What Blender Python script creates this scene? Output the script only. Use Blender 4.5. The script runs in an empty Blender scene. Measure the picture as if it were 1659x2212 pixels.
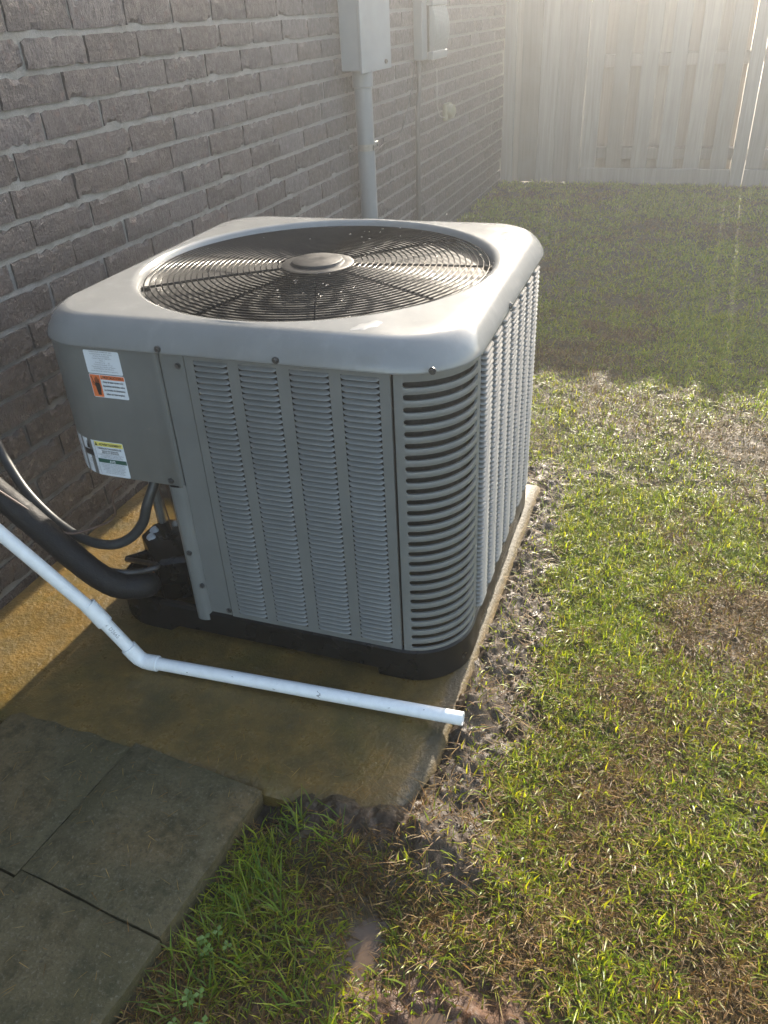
import bpy, math, random
import numpy as np
from mathutils import Vector, Matrix

random.seed(7)
RNG = np.random.default_rng(11)
R = math.radians
SC = bpy.context.scene
COL = SC.collection

# ------------------------------------------------------------------ camera
cam_d = bpy.data.cameras.new("camera")
cam = bpy.data.objects.new("camera", cam_d)
COL.objects.link(cam)
CR = np.array((0.93957, 0.33932, -0.04551))
CU = np.array((-0.14656, 0.51879, 0.84225))
CF = np.array((-0.30940, 0.78468, -0.53717))
CP = np.array((1.0998, -1.0964, 1.1565))
M = Matrix(((CR[0], CU[0], -CF[0], CP[0]), (CR[1], CU[1], -CF[1], CP[1]), (CR[2], CU[2], -CF[2], CP[2]), (0, 0, 0, 1)))
cam.matrix_world = M
cam_d.sensor_fit = 'VERTICAL'
cam_d.sensor_height = 36.0
cam_d.sensor_width = 27.0
cam_d.lens = 36.0 * 1708.6 / 2212
cam_d.clip_start = 0.02
cam_d.clip_end = 500
SC.camera = cam

# ------------------------------------------------------------------ sky + sun
SUN_EL, SUN_AZ = R(27.5), R(1.5)          # azimuth measured from +Y towards +X
w = bpy.data.worlds.new("World")
SC.world = w
w.use_nodes = True
nt = w.node_tree
bg = nt.nodes["Background"]
sky = nt.nodes.new("ShaderNodeTexSky")
sky.sky_type = 'NISHITA'
sky.sun_disc = False
sky.sun_elevation = SUN_EL
sky.sun_rotation = SUN_AZ
sky.air_density = 1.0
sky.dust_density = 1.5
sky.ozone_density = 1.0
nt.links.new(sky.outputs[0], bg.inputs[0])
bg.inputs[1].default_value = 0.15
sun_d = bpy.data.lights.new("sun", 'SUN')
sun_d.energy = 3.4
sun_d.angle = R(0.53)
sun_d.color = (1.0, 0.975, 0.935)
sun = bpy.data.objects.new("sun", sun_d)
COL.objects.link(sun)
sdir = Vector((math.sin(SUN_AZ) * math.cos(SUN_EL), math.cos(SUN_AZ) * math.cos(SUN_EL), math.sin(SUN_EL)))
sun.rotation_euler = sdir.to_track_quat('Z', 'Y').to_euler()
sun.location = (1, 8, 6)
SC.view_settings.view_transform = 'Standard'
SC.view_settings.look = 'None'
SC.view_settings.gamma = 1.0
SC.view_settings.use_curve_mapping = False
SC.view_settings.exposure = 2.1
SC.view_settings.use_white_balance = True
SC.view_settings.white_balance_temperature = 7600
SC.cycles.use_denoising = True
SC.cycles.volume_bounces = 1
SC.cycles.max_bounces = 8
SC.cycles.sample_clamp_indirect = 8.0

# ------------------------------------------------------------------ helpers
def pix(x, y, depth):
    """photo position (1659x2212 scale) at a depth in metres -> world point (used to read sizes off the photo)"""
    return CP + depth * (CF + (x - 829.5) / 1708.6 * CR - (y - 1106) / 1708.6 * CU)

def vnoise(x, y, seed=0):
    """value noise, vectorised"""
    xi = np.floor(x).astype(np.int64); yi = np.floor(y).astype(np.int64)
    fx = x - xi; fy = y - yi
    fx = fx * fx * (3 - 2 * fx); fy = fy * fy * (3 - 2 * fy)
    def h(a, b):
        n = (a * 374761393 + b * 668265263 + seed * 1442695041) & 0xffffffff
        n = ((n ^ (n >> 13)) * 1274126177) & 0xffffffff
        return ((n ^ (n >> 16)) & 0xffff) / 65535.0
    return (h(xi, yi) * (1 - fx) + h(xi + 1, yi) * fx) * (1 - fy) + (h(xi, yi + 1) * (1 - fx) + h(xi + 1, yi + 1) * fx) * fy

def fbm(x, y, f, oct=4, seed=0):
    x = np.asarray(x, float); y = np.asarray(y, float)
    s = 0; a = .5; t = 0
    for i in range(oct):
        s = s + a * vnoise(x * f, y * f, seed + i * 17); t += a
        f *= 2.03; a *= .5
    return s / t

class MB:
    def __init__(s): s.v = []; s.f = []; s.m = []
    def add(s, vs, fs, mi=0):
        o = len(s.v); s.v += [tuple(map(float, p)) for p in vs]
        s.f += [tuple(i + o for i in f) for f in fs]; s.m += [mi] * len(fs)
    def box(s, a, b, mi=0, bev=0.0):
        x0, y0, z0 = a; x1, y1, z1 = b
        if bev <= 0:
            vs = [(x0, y0, z0), (x1, y0, z0), (x1, y1, z0), (x0, y1, z0), (x0, y0, z1), (x1, y0, z1), (x1, y1, z1), (x0, y1, z1)]
            s.add(vs, [(0, 3, 2, 1), (4, 5, 6, 7), (0, 1, 5, 4), (1, 2, 6, 5), (2, 3, 7, 6), (3, 0, 4, 7)], mi)
            return
        vs = []; lo = np.array(a, float); hi = np.array(b, float)
        idx = {}
        for c in range(8):
            p = [hi[k] if c >> k & 1 else lo[k] for k in range(3)]
            for ax in range(3):
                q = list(p)
                for k in range(3):
                    if k != ax: q[k] += -bev if c >> k & 1 else bev
                idx[(c, ax)] = len(vs); vs.append(q)
        fs = []
        for ax in range(3):
            u, v = (ax + 1) % 3, (ax + 2) % 3
            for sd in (0, 1):
                base = sd << ax
                q = [idx[(base, ax)], idx[(base | 1 << u, ax)], idx[(base | 1 << u | 1 << v, ax)], idx[(base | 1 << v, ax)]]
                fs.append(tuple(q if sd else q[::-1]))
            for cu in (0, 1):
                for cv in (0, 1):
                    c0 = cu << u | cv << v; c1 = c0 | 1 << ax
                    q = [idx[(c0, u)], idx[(c1, u)], idx[(c1, v)], idx[(c0, v)]]
                    fs.append(tuple(q if cu != cv else q[::-1]))
        for c in range(8):
            q = [idx[(c, 0)], idx[(c, 1)], idx[(c, 2)]]
            par = bin(c).count('1') % 2
            fs.append(tuple(q if par else q[::-1]))
        s.add(vs, fs, mi)
    def prism(s, poly, z0, z1, mi=0, caps=True):
        n = len(poly)
        vs = [(p[0], p[1], z0) for p in poly] + [(p[0], p[1], z1) for p in poly]
        fs = [(i, (i + 1) % n, n + (i + 1) % n, n + i) for i in range(n)]
        if caps: fs += [tuple(range(n))[::-1], tuple(range(n, 2 * n))]
        s.add(vs, fs, mi)
    def loops(s, loops, mi=0, closed=True, cap0=False, cap1=False):
        n = len(loops[0]); vs = [p for l in loops for p in l]; fs = []
        for k in range(len(loops) - 1):
            for i in range(n if closed else n - 1):
                j = (i + 1) % n
                fs.append((k * n + i, k * n + j, (k + 1) * n + j, (k + 1) * n + i))
        if cap0: fs.append(tuple(range(n))[::-1])
        if cap1: fs.append(tuple(range((len(loops) - 1) * n, len(loops) * n)))
        s.add(vs, fs, mi)
    def cyl(s, p0, p1, r0, r1=None, n=16, mi=0, caps=True):
        r1 = r0 if r1 is None else r1
        p0 = Vector(p0); p1 = Vector(p1); d = (p1 - p0).normalized()
        a = d.orthogonal().normalized(); b = d.cross(a)
        L = []
        for p, r in ((p0, r0), (p1, r1)):
            L.append([tuple(p + r * (math.cos(2 * math.pi * i / n) * a + math.sin(2 * math.pi * i / n) * b)) for i in range(n)])
        s.loops(L, mi, True, caps, caps)
    def tube(s, pts, r, n=10, mi=0, caps=True, sub=6, smooth=True, wob=0.0):
        P = [Vector(p) for p in pts]
        if smooth and len(P) > 2:
            Q = []
            E = [P[0] * 2 - P[1]] + P + [P[-1] * 2 - P[-2]]
            for i in range(1, len(E) - 2):
                for k in range(sub):
                    t = k / sub
                    Q.append(.5 * ((2 * E[i]) + (E[i + 1] - E[i - 1]) * t + (2 * E[i - 1] - 5 * E[i] + 4 * E[i + 1] - E[i + 2]) * t * t + (-E[i - 1] + 3 * E[i] - 3 * E[i + 1] + E[i + 2]) * t ** 3))
            Q.append(P[-1]); P = Q
        d0 = (P[1] - P[0]).normalized(); a = d0.orthogonal().normalized()
        L = []
        for i, p in enumerate(P):
            d = (P[min(i + 1, len(P) - 1)] - P[max(i - 1, 0)]).normalized()
            a = (a - d * a.dot(d)).normalized(); b = d.cross(a)
            rr = (r[i * (len(r) - 1) // max(1, len(P) - 1)] if isinstance(r, (list, tuple)) else r) * (1 + wob * (random.random() - .5))
            L.append([tuple(p + rr * (math.cos(2 * math.pi * k / n) * a + math.sin(2 * math.pi * k / n) * b)) for k in range(n)])
        s.loops(L, mi, True, caps, caps)
    def mesh(s, name, mats, smooth=None):
        me = bpy.data.meshes.new(name)
        me.from_pydata(s.v, [], s.f)
        for m in (mats if isinstance(mats, (list, tuple)) else [mats]): me.materials.append(m)
        if len(set(s.m)) > 1: me.polygons.foreach_set("material_index", s.m)
        if smooth is not None:
            me.polygons.foreach_set("use_smooth", [True] * len(s.f))
            if smooth < 180: me.set_sharp_from_angle(angle=R(smooth))
        me.update()
        return me
    def build(s, name, mats, parent=None, smooth=None, **k):
        return link(name, s.mesh(name, mats, smooth), parent, **k)

def link(name, data, parent=None, loc=None, rot=None, label=None, cat=None, group=None, kind=None):
    o = bpy.data.objects.new(name, data)
    COL.objects.link(o)
    if parent: o.parent = parent
    if loc is not None: o.location = loc
    if rot is not None: o.rotation_euler = rot
    if label: o["label"] = label
    if cat: o["category"] = cat
    if group: o["group"] = group
    if kind: o["kind"] = kind
    return o

def thing(name, label, cat, loc=(0, 0, 0), rotz=0, group=None):
    return link(name, None, None, loc, (0, 0, rotz), label, cat, group)

# ------------------------------------------------------------------ materials
class NT:
    def __init__(s, name):
        s.mat = bpy.data.materials.new(name); s.mat.use_nodes = True
        s.t = s.mat.node_tree; s.b = s.t.nodes["Principled BSDF"]
    def n(s, typ, **k):
        x = s.t.nodes.new(typ)
        for a, v in k.items(): setattr(x, a, v)
        return x
    def l(s, a, b): s.t.links.new(a, b)
    def coord(s, kind='Object', scale=None, rnd=False):
        c = s.n("ShaderNodeTexCoord"); out = c.outputs[kind]
        if rnd:
            oi = s.n("ShaderNodeObjectInfo"); m = s.n("ShaderNodeVectorMath", operation='MULTIPLY_ADD')
            cb = s.n("ShaderNodeCombineXYZ")
            for i in range(3): s.l(oi.outputs['Random'], cb.inputs[i])
            s.l(cb.outputs[0], m.inputs[0]); m.inputs[1].default_value = (37, 53, 71); s.l(out, m.inputs[2]); out = m.outputs[0]
        if scale:
            m = s.n("ShaderNodeVectorMath", operation='MULTIPLY'); s.l(out, m.inputs[0]); m.inputs[1].default_value = scale; out = m.outputs[0]
        return out
    def noise(s, vec, scale, detail=4, rough=.55, dist=0.0):
        x = s.n("ShaderNodeTexNoise"); s.l(vec, x.inputs['Vector'])
        x.inputs['Scale'].default_value = scale; x.inputs['Detail'].default_value = detail
        x.inputs['Roughness'].default_value = rough; x.inputs['Distortion'].default_value = dist
        return x.outputs['Fac']
    def ramp(s, fac, stops):
        x = s.n("ShaderNodeValToRGB"); s.l(fac, x.inputs[0]); e = x.color_ramp.elements
        while len(e) < len(stops): e.new(.5)
        for i, (p, c) in enumerate(stops):
            e[i].position = p; e[i].color = (c, c, c, 1) if isinstance(c, (int, float)) else (*c, 1)
        return x.outputs[0]
    def mix(s, fac, a, b, mode='MIX'):
        x = s.n("ShaderNodeMix", data_type='RGBA', blend_type=mode)
        if isinstance(fac, (int, float)): x.inputs[0].default_value = fac
        else: s.l(fac, x.inputs[0])
        for k, v in ((6, a), (7, b)):
            if isinstance(v, tuple): x.inputs[k].default_value = (*v, 1)
            else: s.l(v, x.inputs[k])
        return x.outputs[2]
    def math(s, op, a, b=0.0, c=None):
        x = s.n("ShaderNodeMath", operation=op)
        for k, v in enumerate((a, b, c)):
            if v is None: continue
            if isinstance(v, (int, float)): x.inputs[k].default_value = v
            else: s.l(v, x.inputs[k])
        return x.outputs[0]
    def set(s, **k):
        for a, v in k.items():
            i = s.b.inputs[a.replace('_', ' ')]
            if isinstance(v, tuple): i.default_value = (*v, 1) if len(v) == 3 and i.type == 'RGBA' else v
            elif isinstance(v, (int, float)): i.default_value = v
            else: s.l(v, i)
    def bump(s, h, strength=.5, dist=.002, prev=None):
        x = s.n("ShaderNodeBump"); x.inputs['Strength'].default_value = strength; x.inputs['Distance'].default_value = dist
        s.l(h, x.inputs['Height'])
        if prev is not None: s.l(prev, x.inputs['Normal'])
        return x.outputs[0]

def simple(name, col, rough=.5, var=.15, scale=40, bump=.0, metal=0.0, spec=.5, rvar=.1, dist=.001, rnd=False, coord='Object'):
    m = NT(name); v = m.coord(coord, rnd=rnd); f = m.noise(v, scale, 5)
    lo = tuple(c * (1 - var) for c in col); hi = tuple(min(1, c * (1 + var)) for c in col)
    m.set(Base_Color=m.ramp(f, [(.3, lo), (.7, hi)]), Metallic=metal)
    m.set(Roughness=m.ramp(m.noise(v, scale * .37, 4), [(.3, max(0.02, rough - rvar)), (.7, min(1, rough + rvar))]))
    m.b.inputs['Specular IOR Level'].default_value = spec
    if bump: m.set(Normal=m.bump(f, bump, dist))
    return m.mat

def mat_brick():
    m = NT("brick_clay"); v = m.coord('Object', rnd=True)
    oi = m.n("ShaderNodeObjectInfo"); g = m.n("ShaderNodeNewGeometry")
    rnd = m.math('FRACT', m.math('ADD', oi.outputs['Random'], g.outputs['Random Per Island']))
    base = m.ramp(rnd, [(0, (.026, .021, .024)), (.22, (.068, .049, .044)), (.45, (.040, .036, .042)), (.62, (.085, .066, .062)), (.8, (.055, .047, .050)), (1, (.118, .105, .108))])
    big = m.noise(v, 22, 6, .65)
    base = m.mix(m.ramp(big, [(.38, 0.0), (.70, .75)]), base, (0.082, 0.068, 0.074))
    # vertical wire-cut drag streaks
    st = m.n("ShaderNodeVectorMath", operation='MULTIPLY'); m.l(v, st.inputs[0]); st.inputs[1].default_value = (260, 260, 42)
    drag = m.noise(st.outputs[0], 1.0, 3, .6)
    base = m.mix(m.ramp(drag, [(.38, .75), (.58, 0.0)]), base, (0.020, 0.014, 0.015))
    speck = m.noise(v, 150, 4, .75)
    base = m.mix(m.ramp(speck, [(.57, 0.0), (.70, .75)]), base, (0.140, 0.119, 0.131))
    red = m.noise(v, 31, 3, .5)
    base = m.mix(m.ramp(red, [(.62, 0.0), (.74, .6)]), base, (0.093, 0.043, 0.036))
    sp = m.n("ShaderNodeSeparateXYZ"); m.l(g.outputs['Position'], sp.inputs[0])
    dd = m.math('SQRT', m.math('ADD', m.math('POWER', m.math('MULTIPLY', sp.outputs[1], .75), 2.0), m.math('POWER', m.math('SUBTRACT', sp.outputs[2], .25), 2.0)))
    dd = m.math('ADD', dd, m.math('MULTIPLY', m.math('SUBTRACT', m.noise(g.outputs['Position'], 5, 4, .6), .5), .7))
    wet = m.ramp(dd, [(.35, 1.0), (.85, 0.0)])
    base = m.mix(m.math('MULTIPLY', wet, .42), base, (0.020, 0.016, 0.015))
    rg = m.ramp(m.noise(v, 60, 3), [(.3, .34), (.7, .75)])
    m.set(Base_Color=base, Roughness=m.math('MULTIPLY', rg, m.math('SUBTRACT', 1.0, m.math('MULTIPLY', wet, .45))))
    m.b.inputs['Specular IOR Level'].default_value = .5
    b1 = m.bump(drag, .9, .0030); b2 = m.bump(speck, .9, .0024, b1); b3 = m.bump(m.noise(v, 75, 5, .7), .7, .004, b2)
    m.set(Normal=b3)
    return m.mat

def mat_mortar():
    m = NT("mortar_grey"); v = m.coord(); a = m.noise(v, 25, 5); f = m.noise(v, 330, 4, .7)
    c = m.ramp(a, [(.3, (0.131, 0.128, 0.119)), (.7, (0.238, 0.235, 0.223))])
    c = m.mix(m.ramp(f, [(.35, .5), (.55, 0.0)]), c, (0.078, 0.071, 0.062))
    m.set(Base_Color=c, Roughness=m.ramp(a, [(.3, .4), (.7, .75)]))
    m.set(Normal=m.bump(m.noise(v, 55, 4, .6), .6, .006, m.bump(f, .6, .002)))
    return m.mat

def mat_paint(name, col, rough=.36, streak=True):
    m = NT(name); v = m.coord(); a = m.noise(v, 9, 6, .6)
    c = m.ramp(a, [(.3, tuple(x * .92 for x in col)), (.7, tuple(x * 1.08 for x in col))])
    r = m.ramp(m.noise(v, 22, 5, .65), [(.3, rough - .04), (.7, rough + .08)])
    if streak:
        st = m.n("ShaderNodeVectorMath", operation='MULTIPLY'); m.l(v, st.inputs[0]); st.inputs[1].default_value = (34, 34, 6)
        s = m.noise(st.outputs[0], 1, 4, .6)
        c = m.mix(m.ramp(s, [(.54, 0.0), (.78, .28)]), c, tuple(min(1, x * 1.5) for x in col))
    m.set(Base_Color=c, Roughness=r)
    m.b.inputs['Specular IOR Level'].default_value = .5
    m.set(Normal=m.bump(m.noise(v, 620, 2), .1, .0004, m.bump(m.noise(v, 7, 2), .12, .004)))
    return m.mat

def mat_pad():
    m = NT("stained_concrete"); v = m.coord()
    a = m.noise(v, 4.2, 6, .62, .4); b = m.noise(v, 15, 6, .65); f = m.noise(v, 240, 4, .7)
    c = m.ramp(a, [(.32, (0.056, 0.045, 0.010)), (.45, (0.112, 0.068, 0.016)), (.55, (0.153, 0.091, 0.023)), (.68, (0.101, 0.071, 0.015))])
    c = m.mix(m.ramp(b, [(.42, 0.0), (.66, .65)]), c, (0.044, 0.035, 0.009))
    c = m.mix(m.ramp(f, [(.56, 0.0), (.68, .55)]), c, (0.214, 0.158, 0.055))
    c = m.mix(m.ramp(f, [(.30, .6), (.42, 0.0)]), c, (0.037, 0.026, 0.010))
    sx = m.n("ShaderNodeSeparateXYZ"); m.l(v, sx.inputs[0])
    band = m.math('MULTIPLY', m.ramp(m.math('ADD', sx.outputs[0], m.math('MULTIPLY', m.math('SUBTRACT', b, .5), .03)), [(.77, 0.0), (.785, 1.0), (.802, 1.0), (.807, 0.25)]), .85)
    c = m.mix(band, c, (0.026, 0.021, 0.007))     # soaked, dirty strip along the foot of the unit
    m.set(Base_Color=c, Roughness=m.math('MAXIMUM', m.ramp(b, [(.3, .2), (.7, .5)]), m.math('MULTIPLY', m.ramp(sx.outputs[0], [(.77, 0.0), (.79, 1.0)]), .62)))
    m.set(Normal=m.bump(m.noise(v, 85, 4, .6), .55, .005, m.bump(f, .5, .0022)))
    return m.mat

def mat_paver():
    m = NT("mossy_paving_stone"); v = m.coord('Object', rnd=True)
    a = m.noise(v, 6, 5, .6); b = m.noise(v, 24, 6, .7); f = m.noise(v, 190, 4, .7)
    c = m.ramp(a, [(.32, (0.066, 0.056, 0.024)), (.5, (0.096, 0.077, 0.038)), (.66, (0.134, 0.091, 0.040))])
    c = m.mix(m.ramp(b, [(.45, 0.0), (.64, .8)]), c, (0.031, 0.030, 0.012))
    c = m.mix(m.ramp(f, [(.56, 0.0), (.70, .38)]), c, (0.236, 0.214, 0.180))
    c = m.mix(m.ramp(f, [(.32, .7), (.44, 0.0)]), c, (0.027, 0.026, 0.019))
    m.set(Base_Color=c, Roughness=m.ramp(b, [(.3, .55), (.7, .8)]))
    m.b.inputs['Specular IOR Level'].default_value = .3
    m.set(Normal=m.bump(b, .5, .005, m.bump(f, .9, .003)))
    return m.mat

def mat_ground():
    m = NT("wet_soil"); v = m.coord()
    at = m.n("ShaderNodeAttribute", attribute_name="soil")
    sp = m.n("ShaderNodeSeparateColor"); m.l(at.outputs['Color'], sp.inputs[0])
    a = m.noise(v, 12, 6, .6); f = m.noise(v, 150, 5, .7)
    thatch = m.ramp(a, [(.3, (0.037, 0.028, 0.012)), (.7, (0.065, 0.050, 0.023))])
    mud = m.ramp(a, [(.3, (.026, .015, .008)), (.7, (.054, .033, .018))])
    red = m.ramp(a, [(.3, (0.056, 0.024, 0.012)), (.7, (0.094, 0.045, 0.022))])
    c = m.mix(sp.outputs[0], thatch, mud); c = m.mix(sp.outputs[1], c, red)
    c = m.mix(m.ramp(f, [(.3, .6), (.5, 0.0)]), c, (0.009, 0.006, 0.004))
    c = m.mix(m.ramp(f, [(.62, 0.0), (.74, .4)]), c, (0.086, 0.066, 0.045))
    wet = m.math('MULTIPLY', m.math('MAXIMUM', sp.outputs[0], sp.outputs[1]), m.ramp(m.noise(v, 33, 4, .6), [(.45, .1), (.62, .68)]))
    m.set(Base_Color=c, Roughness=m.math('SUBTRACT', .85, wet))
    m.b.inputs['Specular IOR Level'].default_value = .38
    m.set(Normal=m.bump(m.noise(v, 60, 4, .65), .6, .006, m.bump(f, .7, .004)))
    return m.mat

def mat_blade(name, trans=.5, rough=.36, spec=.3):
    m = NT(name)
    at = m.n("ShaderNodeAttribute", attribute_name="tint")
    m.set(Base_Color=at.outputs['Color'], Roughness=rough)
    m.b.inputs['Specular IOR Level'].default_value = spec
    tr = m.n("ShaderNodeBsdfTranslucent")
    bright = m.n("ShaderNodeVectorMath", operation='MULTIPLY'); m.l(at.outputs['Color'], bright.inputs[0]); bright.inputs[1].default_value = (2.0, 1.9, .8)
    m.l(bright.outputs[0], tr.inputs[0])
    mx = m.n("ShaderNodeMixShader"); mx.inputs[0].default_value = trans
    m.l(m.b.outputs[0], mx.inputs[1]); m.l(tr.outputs[0], mx.inputs[2])
    m.l(mx.outputs[0], m.t.nodes["Material Output"].inputs[0])
    return m.mat

def mat_wood():
    m = NT("weathered_cedar"); v = m.coord('Object', rnd=True)
    oi = m.n("ShaderNodeObjectInfo")
    st = m.n("ShaderNodeVectorMath", operation='MULTIPLY'); m.l(v, st.inputs[0]); st.inputs[1].default_value = (60, 60, 2.6)
    g = m.noise(st.outputs[0], 1, 5, .62, .5); a = m.noise(v, 5, 4)
    base = m.ramp(oi.outputs['Random'], [(0, (0.158, 0.133, 0.105)), (.25, (0.240, 0.219, 0.190)), (.5, (0.199, 0.179, 0.155)), (.75, (0.282, 0.263, 0.235)), (1, (0.240, 0.192, 0.150))])
    c = m.mix(m.ramp(g, [(.35, .42), (.62, 0.0)]), base, (0.071, 0.053, 0.036))
    c = m.mix(m.ramp(a, [(.45, 0.0), (.75, .5)]), c, (0.179, 0.172, 0.158))
    m.set(Base_Color=c, Roughness=.82)
    m.set(Normal=m.bump(g, .4, .003))
    return m.mat

BRICK, MORTAR = mat_brick(), mat_mortar()
PAINT = mat_paint("grey_cabinet_paint", (.132, .137, .132), .38)
LIDP = mat_paint("sunlit_lid_paint", (.188, .190, .184), .15)  # cabinet paint lightened for dust and the sun on the lid
DARK = simple("black_plastic", (0.006, 0.006, 0.006), .3, .3, 30, spec=.22)
GRILLE = simple("black_wire_coating", (.006, .006, .0065), .14, .2, 60, rvar=.03, spec=.14)
COIL = simple("coil_fins", (0.018, 0.017, 0.015), .55, .35, 200, .3)
SHADE_BLACK = simple("interior_shade_black", (.005, .005, .005), .8, .2, 10, spec=.2)  # near-black colour painting the shade inside openings and under louvre lips
GALV = simple("galvanised_sheet", (0.500, 0.490, 0.461), .16, .12, 30, metal=1.0, rvar=.05)
SCREW = simple("dull_screw_steel", (0.100, 0.100, 0.100), .4, .3, 200, metal=.8)
PVC = simple("white_pvc", (0.740, 0.760, 0.761), .33, .06, 60, .06, rnd=True)
CONDUIT = simple("grey_conduit_pvc", (0.136, 0.156, 0.170), .42, .08, 20)
BOXP = simple("blue_grey_enclosure_paint", (0.156, 0.180, 0.197), .38, .08, 14)
FOAM = simple("black_foam_insulation", (0.010, 0.010, 0.011), .6, .4, 320, .5, dist=.002, spec=.3)
WHIP = simple("dark_grey_flexible_conduit", (0.028, 0.031, 0.032), .4, .2, 60, spec=.4)
BRWIRE = simple("brown_wire", (0.085, 0.046, 0.030), .45, .2, 80)
BLKWIRE = simple("black_wire", (0.031, 0.030, 0.030), .45, .2, 80)
COPPER = simple("weathered_copper", (0.419, 0.210, 0.120), .38, .35, 90, metal=.9)
BEIGE = simple("beige_plastic", (.17, .16, .10), .5, .15, 40)
TELE = simple("grey_telecom_plastic", (.15, .16, .16), .45, .08, 20)
WHITE = simple("white_sticker", (0.619, 0.660, 0.700), .38, .03, 30)
ORANGE = simple("orange_sticker", (0.719, 0.160, 0.045), .38, .04, 30)
YELLOW = simple("yellow_sticker", (0.719, 0.640, 0.161), .38, .04, 30)
GREENS = simple("green_sticker", (0.012, 0.084, 0.058), .38, .04, 30)
INK = simple("black_ink", (0.012, 0.011, 0.012), .5, .1, 30)
GINK = simple("grey_ink", (0.181, 0.190, 0.211), .5, .1, 30)
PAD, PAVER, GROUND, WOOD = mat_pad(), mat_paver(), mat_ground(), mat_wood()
BLADE, STRAW = mat_blade("grass_blade"), mat_blade("straw_blade", .25, .5, .22)
def mat_water(name, col, rough=.03):
    m = NT(name); v = m.coord()
    m.set(Base_Color=col, Roughness=rough, IOR=1.33, Normal=m.bump(m.noise(v, 45, 2), .12, .003))
    return m.mat
PUDDLE = mat_water("muddy_water", (.075, .048, .03))
m = NT("clear_droplet"); m.set(Base_Color=(1, 1, 1), Roughness=.0, IOR=1.33, Transmission_Weight=1.0); DROP = m.mat

# ------------------------------------------------------------------ ground
XW = -0.297                     # brick wall face
def soil_height(x, y):
    base = -.034 + .030 * np.clip((y - .9) / 4.2, 0, 1) + .040 * np.clip(1 - np.abs(y + .325 + .05 * (fbm(x, y, 7, 2, 77) - .5)) / .075, 0, 1) ** .7 * np.clip((x - .56) / .05, 0, 1) * np.clip((1.0 - x) / .1, 0, 1) + .030 * np.clip(np.abs(y + .08) / .05, .15, 1) * np.clip(1 - np.abs(x - .835) / .05, 0, 1) * np.clip((.1 - y) / .12, 0, 1) * np.clip((y + .45) / .1, 0, 1) + (.012 + .03 * fbm(x, y, 8, 2, 83)) * np.clip(1 - np.abs(x - .832) / .045, 0, 1) * (y > -.1) * (y < .90)
    h = base + .016 * (fbm(x, y, 5, 4, 3) - .5) + .022 * (fbm(x, y, 22, 4, 9) - .5) * 1.0
    h = h + .012 * (fbm(x, y, 70, 3, 21) - .5)
    mm, rr = soil_masks(x, y)
    h = h + mm * (.013 * (fbm(x, y, 45, 3, 31) - .5) + .013 * (fbm(x, y, 120, 3, 33) - .5)) - rr * .012 + rr * .02 * (fbm(x, y, 40, 3, 35) - .5)
    for px, py, sx, sy, d in ((.795, -.492, .030, .046, .032), (1.0, -.60, .07, .035, .032), (.555, -.352, .03, .025, .02)):
        h = h - d * np.exp(-((x - px) / sx) ** 2 - ((y - py) / sy) ** 2)
    return h

def soil_masks(x, y):
    n = fbm(x, y, 9, 4, 41) - .5; n2 = fbm(x, y, 4, 3, 45) - .5
    dpad = np.where((y > -.32) & (y < .88), np.abs(x - .82), np.hypot(x - .82, np.where(y < 0, y + .32, y - .88)))
    m = np.clip(1.5 - (dpad - .03 - .26 * n) / .075, 0, 1)
    strip = np.clip(1.4 - np.abs(y + .36 + .12 * n) / .055, 0, 1) * ((x > .5) & (x < .95))
    m = np.maximum(m, strip)
    m = np.maximum(m, np.clip((fbm(x, y, 3.1, 4, 51) - .62) * 9, 0, .6) * (y < 1.5))
    r = np.clip(1.45 - np.hypot((x - .965) / .19, (y + .56) / .115) + 1.3 * n, 0, 1)
    r = np.maximum(r, np.clip(1.1 - np.hypot((x - .72) / .2, (y + .64) / .05) + 1.4 * n, 0, 1) * .8)
    r = np.maximum(r, np.clip(.9 - np.hypot((x - .92) / .09, (y + .42) / .05) + 1.4 * n, 0, 1) * .8)
    return m, r

def axis(fine0, fine1, step, lo, hi, grow=1.12):
    a = list(np.arange(fine0, fine1, step)); s = step; v = a[-1]
    while v < hi: s = min(s * grow, 2.5); v += s; a.append(v)
    s = step; v = a[0]; b = []
    while v > lo: s = min(s * grow, 2.5); v -= s; b.append(v)
    return np.array(b[::-1] + a)

gx = axis(.5, 1.5, .0040, -24, 24); gy = axis(-.72, 1.0, .0048, -14, 30, 1.06)
GXm, GYm = np.meshgrid(gx, gy)
GZ = soil_height(GXm.ravel(), GYm.ravel())
nx, ny = len(gx), len(gy)
me = bpy.data.meshes.new("ground")
I = np.arange(nx * ny).reshape(ny, nx)
quads = np.stack([I[:-1, :-1], I[:-1, 1:], I[1:, 1:], I[1:, :-1]], -1).reshape(-1, 4)
me.vertices.add(nx * ny); me.vertices.foreach_set("co", np.stack([GXm.ravel(), GYm.ravel(), GZ], -1).ravel())
me.loops.add(quads.size); me.loops.foreach_set("vertex_index", quads.ravel().astype(np.int32))
me.polygons.add(len(quads)); me.polygons.foreach_set("loop_start", np.arange(0, quads.size, 4, dtype=np.int32))
me.polygons.foreach_set("use_smooth", np.ones(len(quads), bool))
me.update(calc_edges=True)
mm, rr = soil_masks(GXm.ravel(), GYm.ravel())
at = me.attributes.new("soil", 'FLOAT_COLOR', 'POINT')
at.data.foreach_set("color", np.stack([mm, rr, mm * 0, mm * 0 + 1], -1).ravel().astype(np.float32))
me.materials.append(GROUND)
link("ground", me, kind="structure", label="wet brown soil of the yard showing through the grass")

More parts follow.
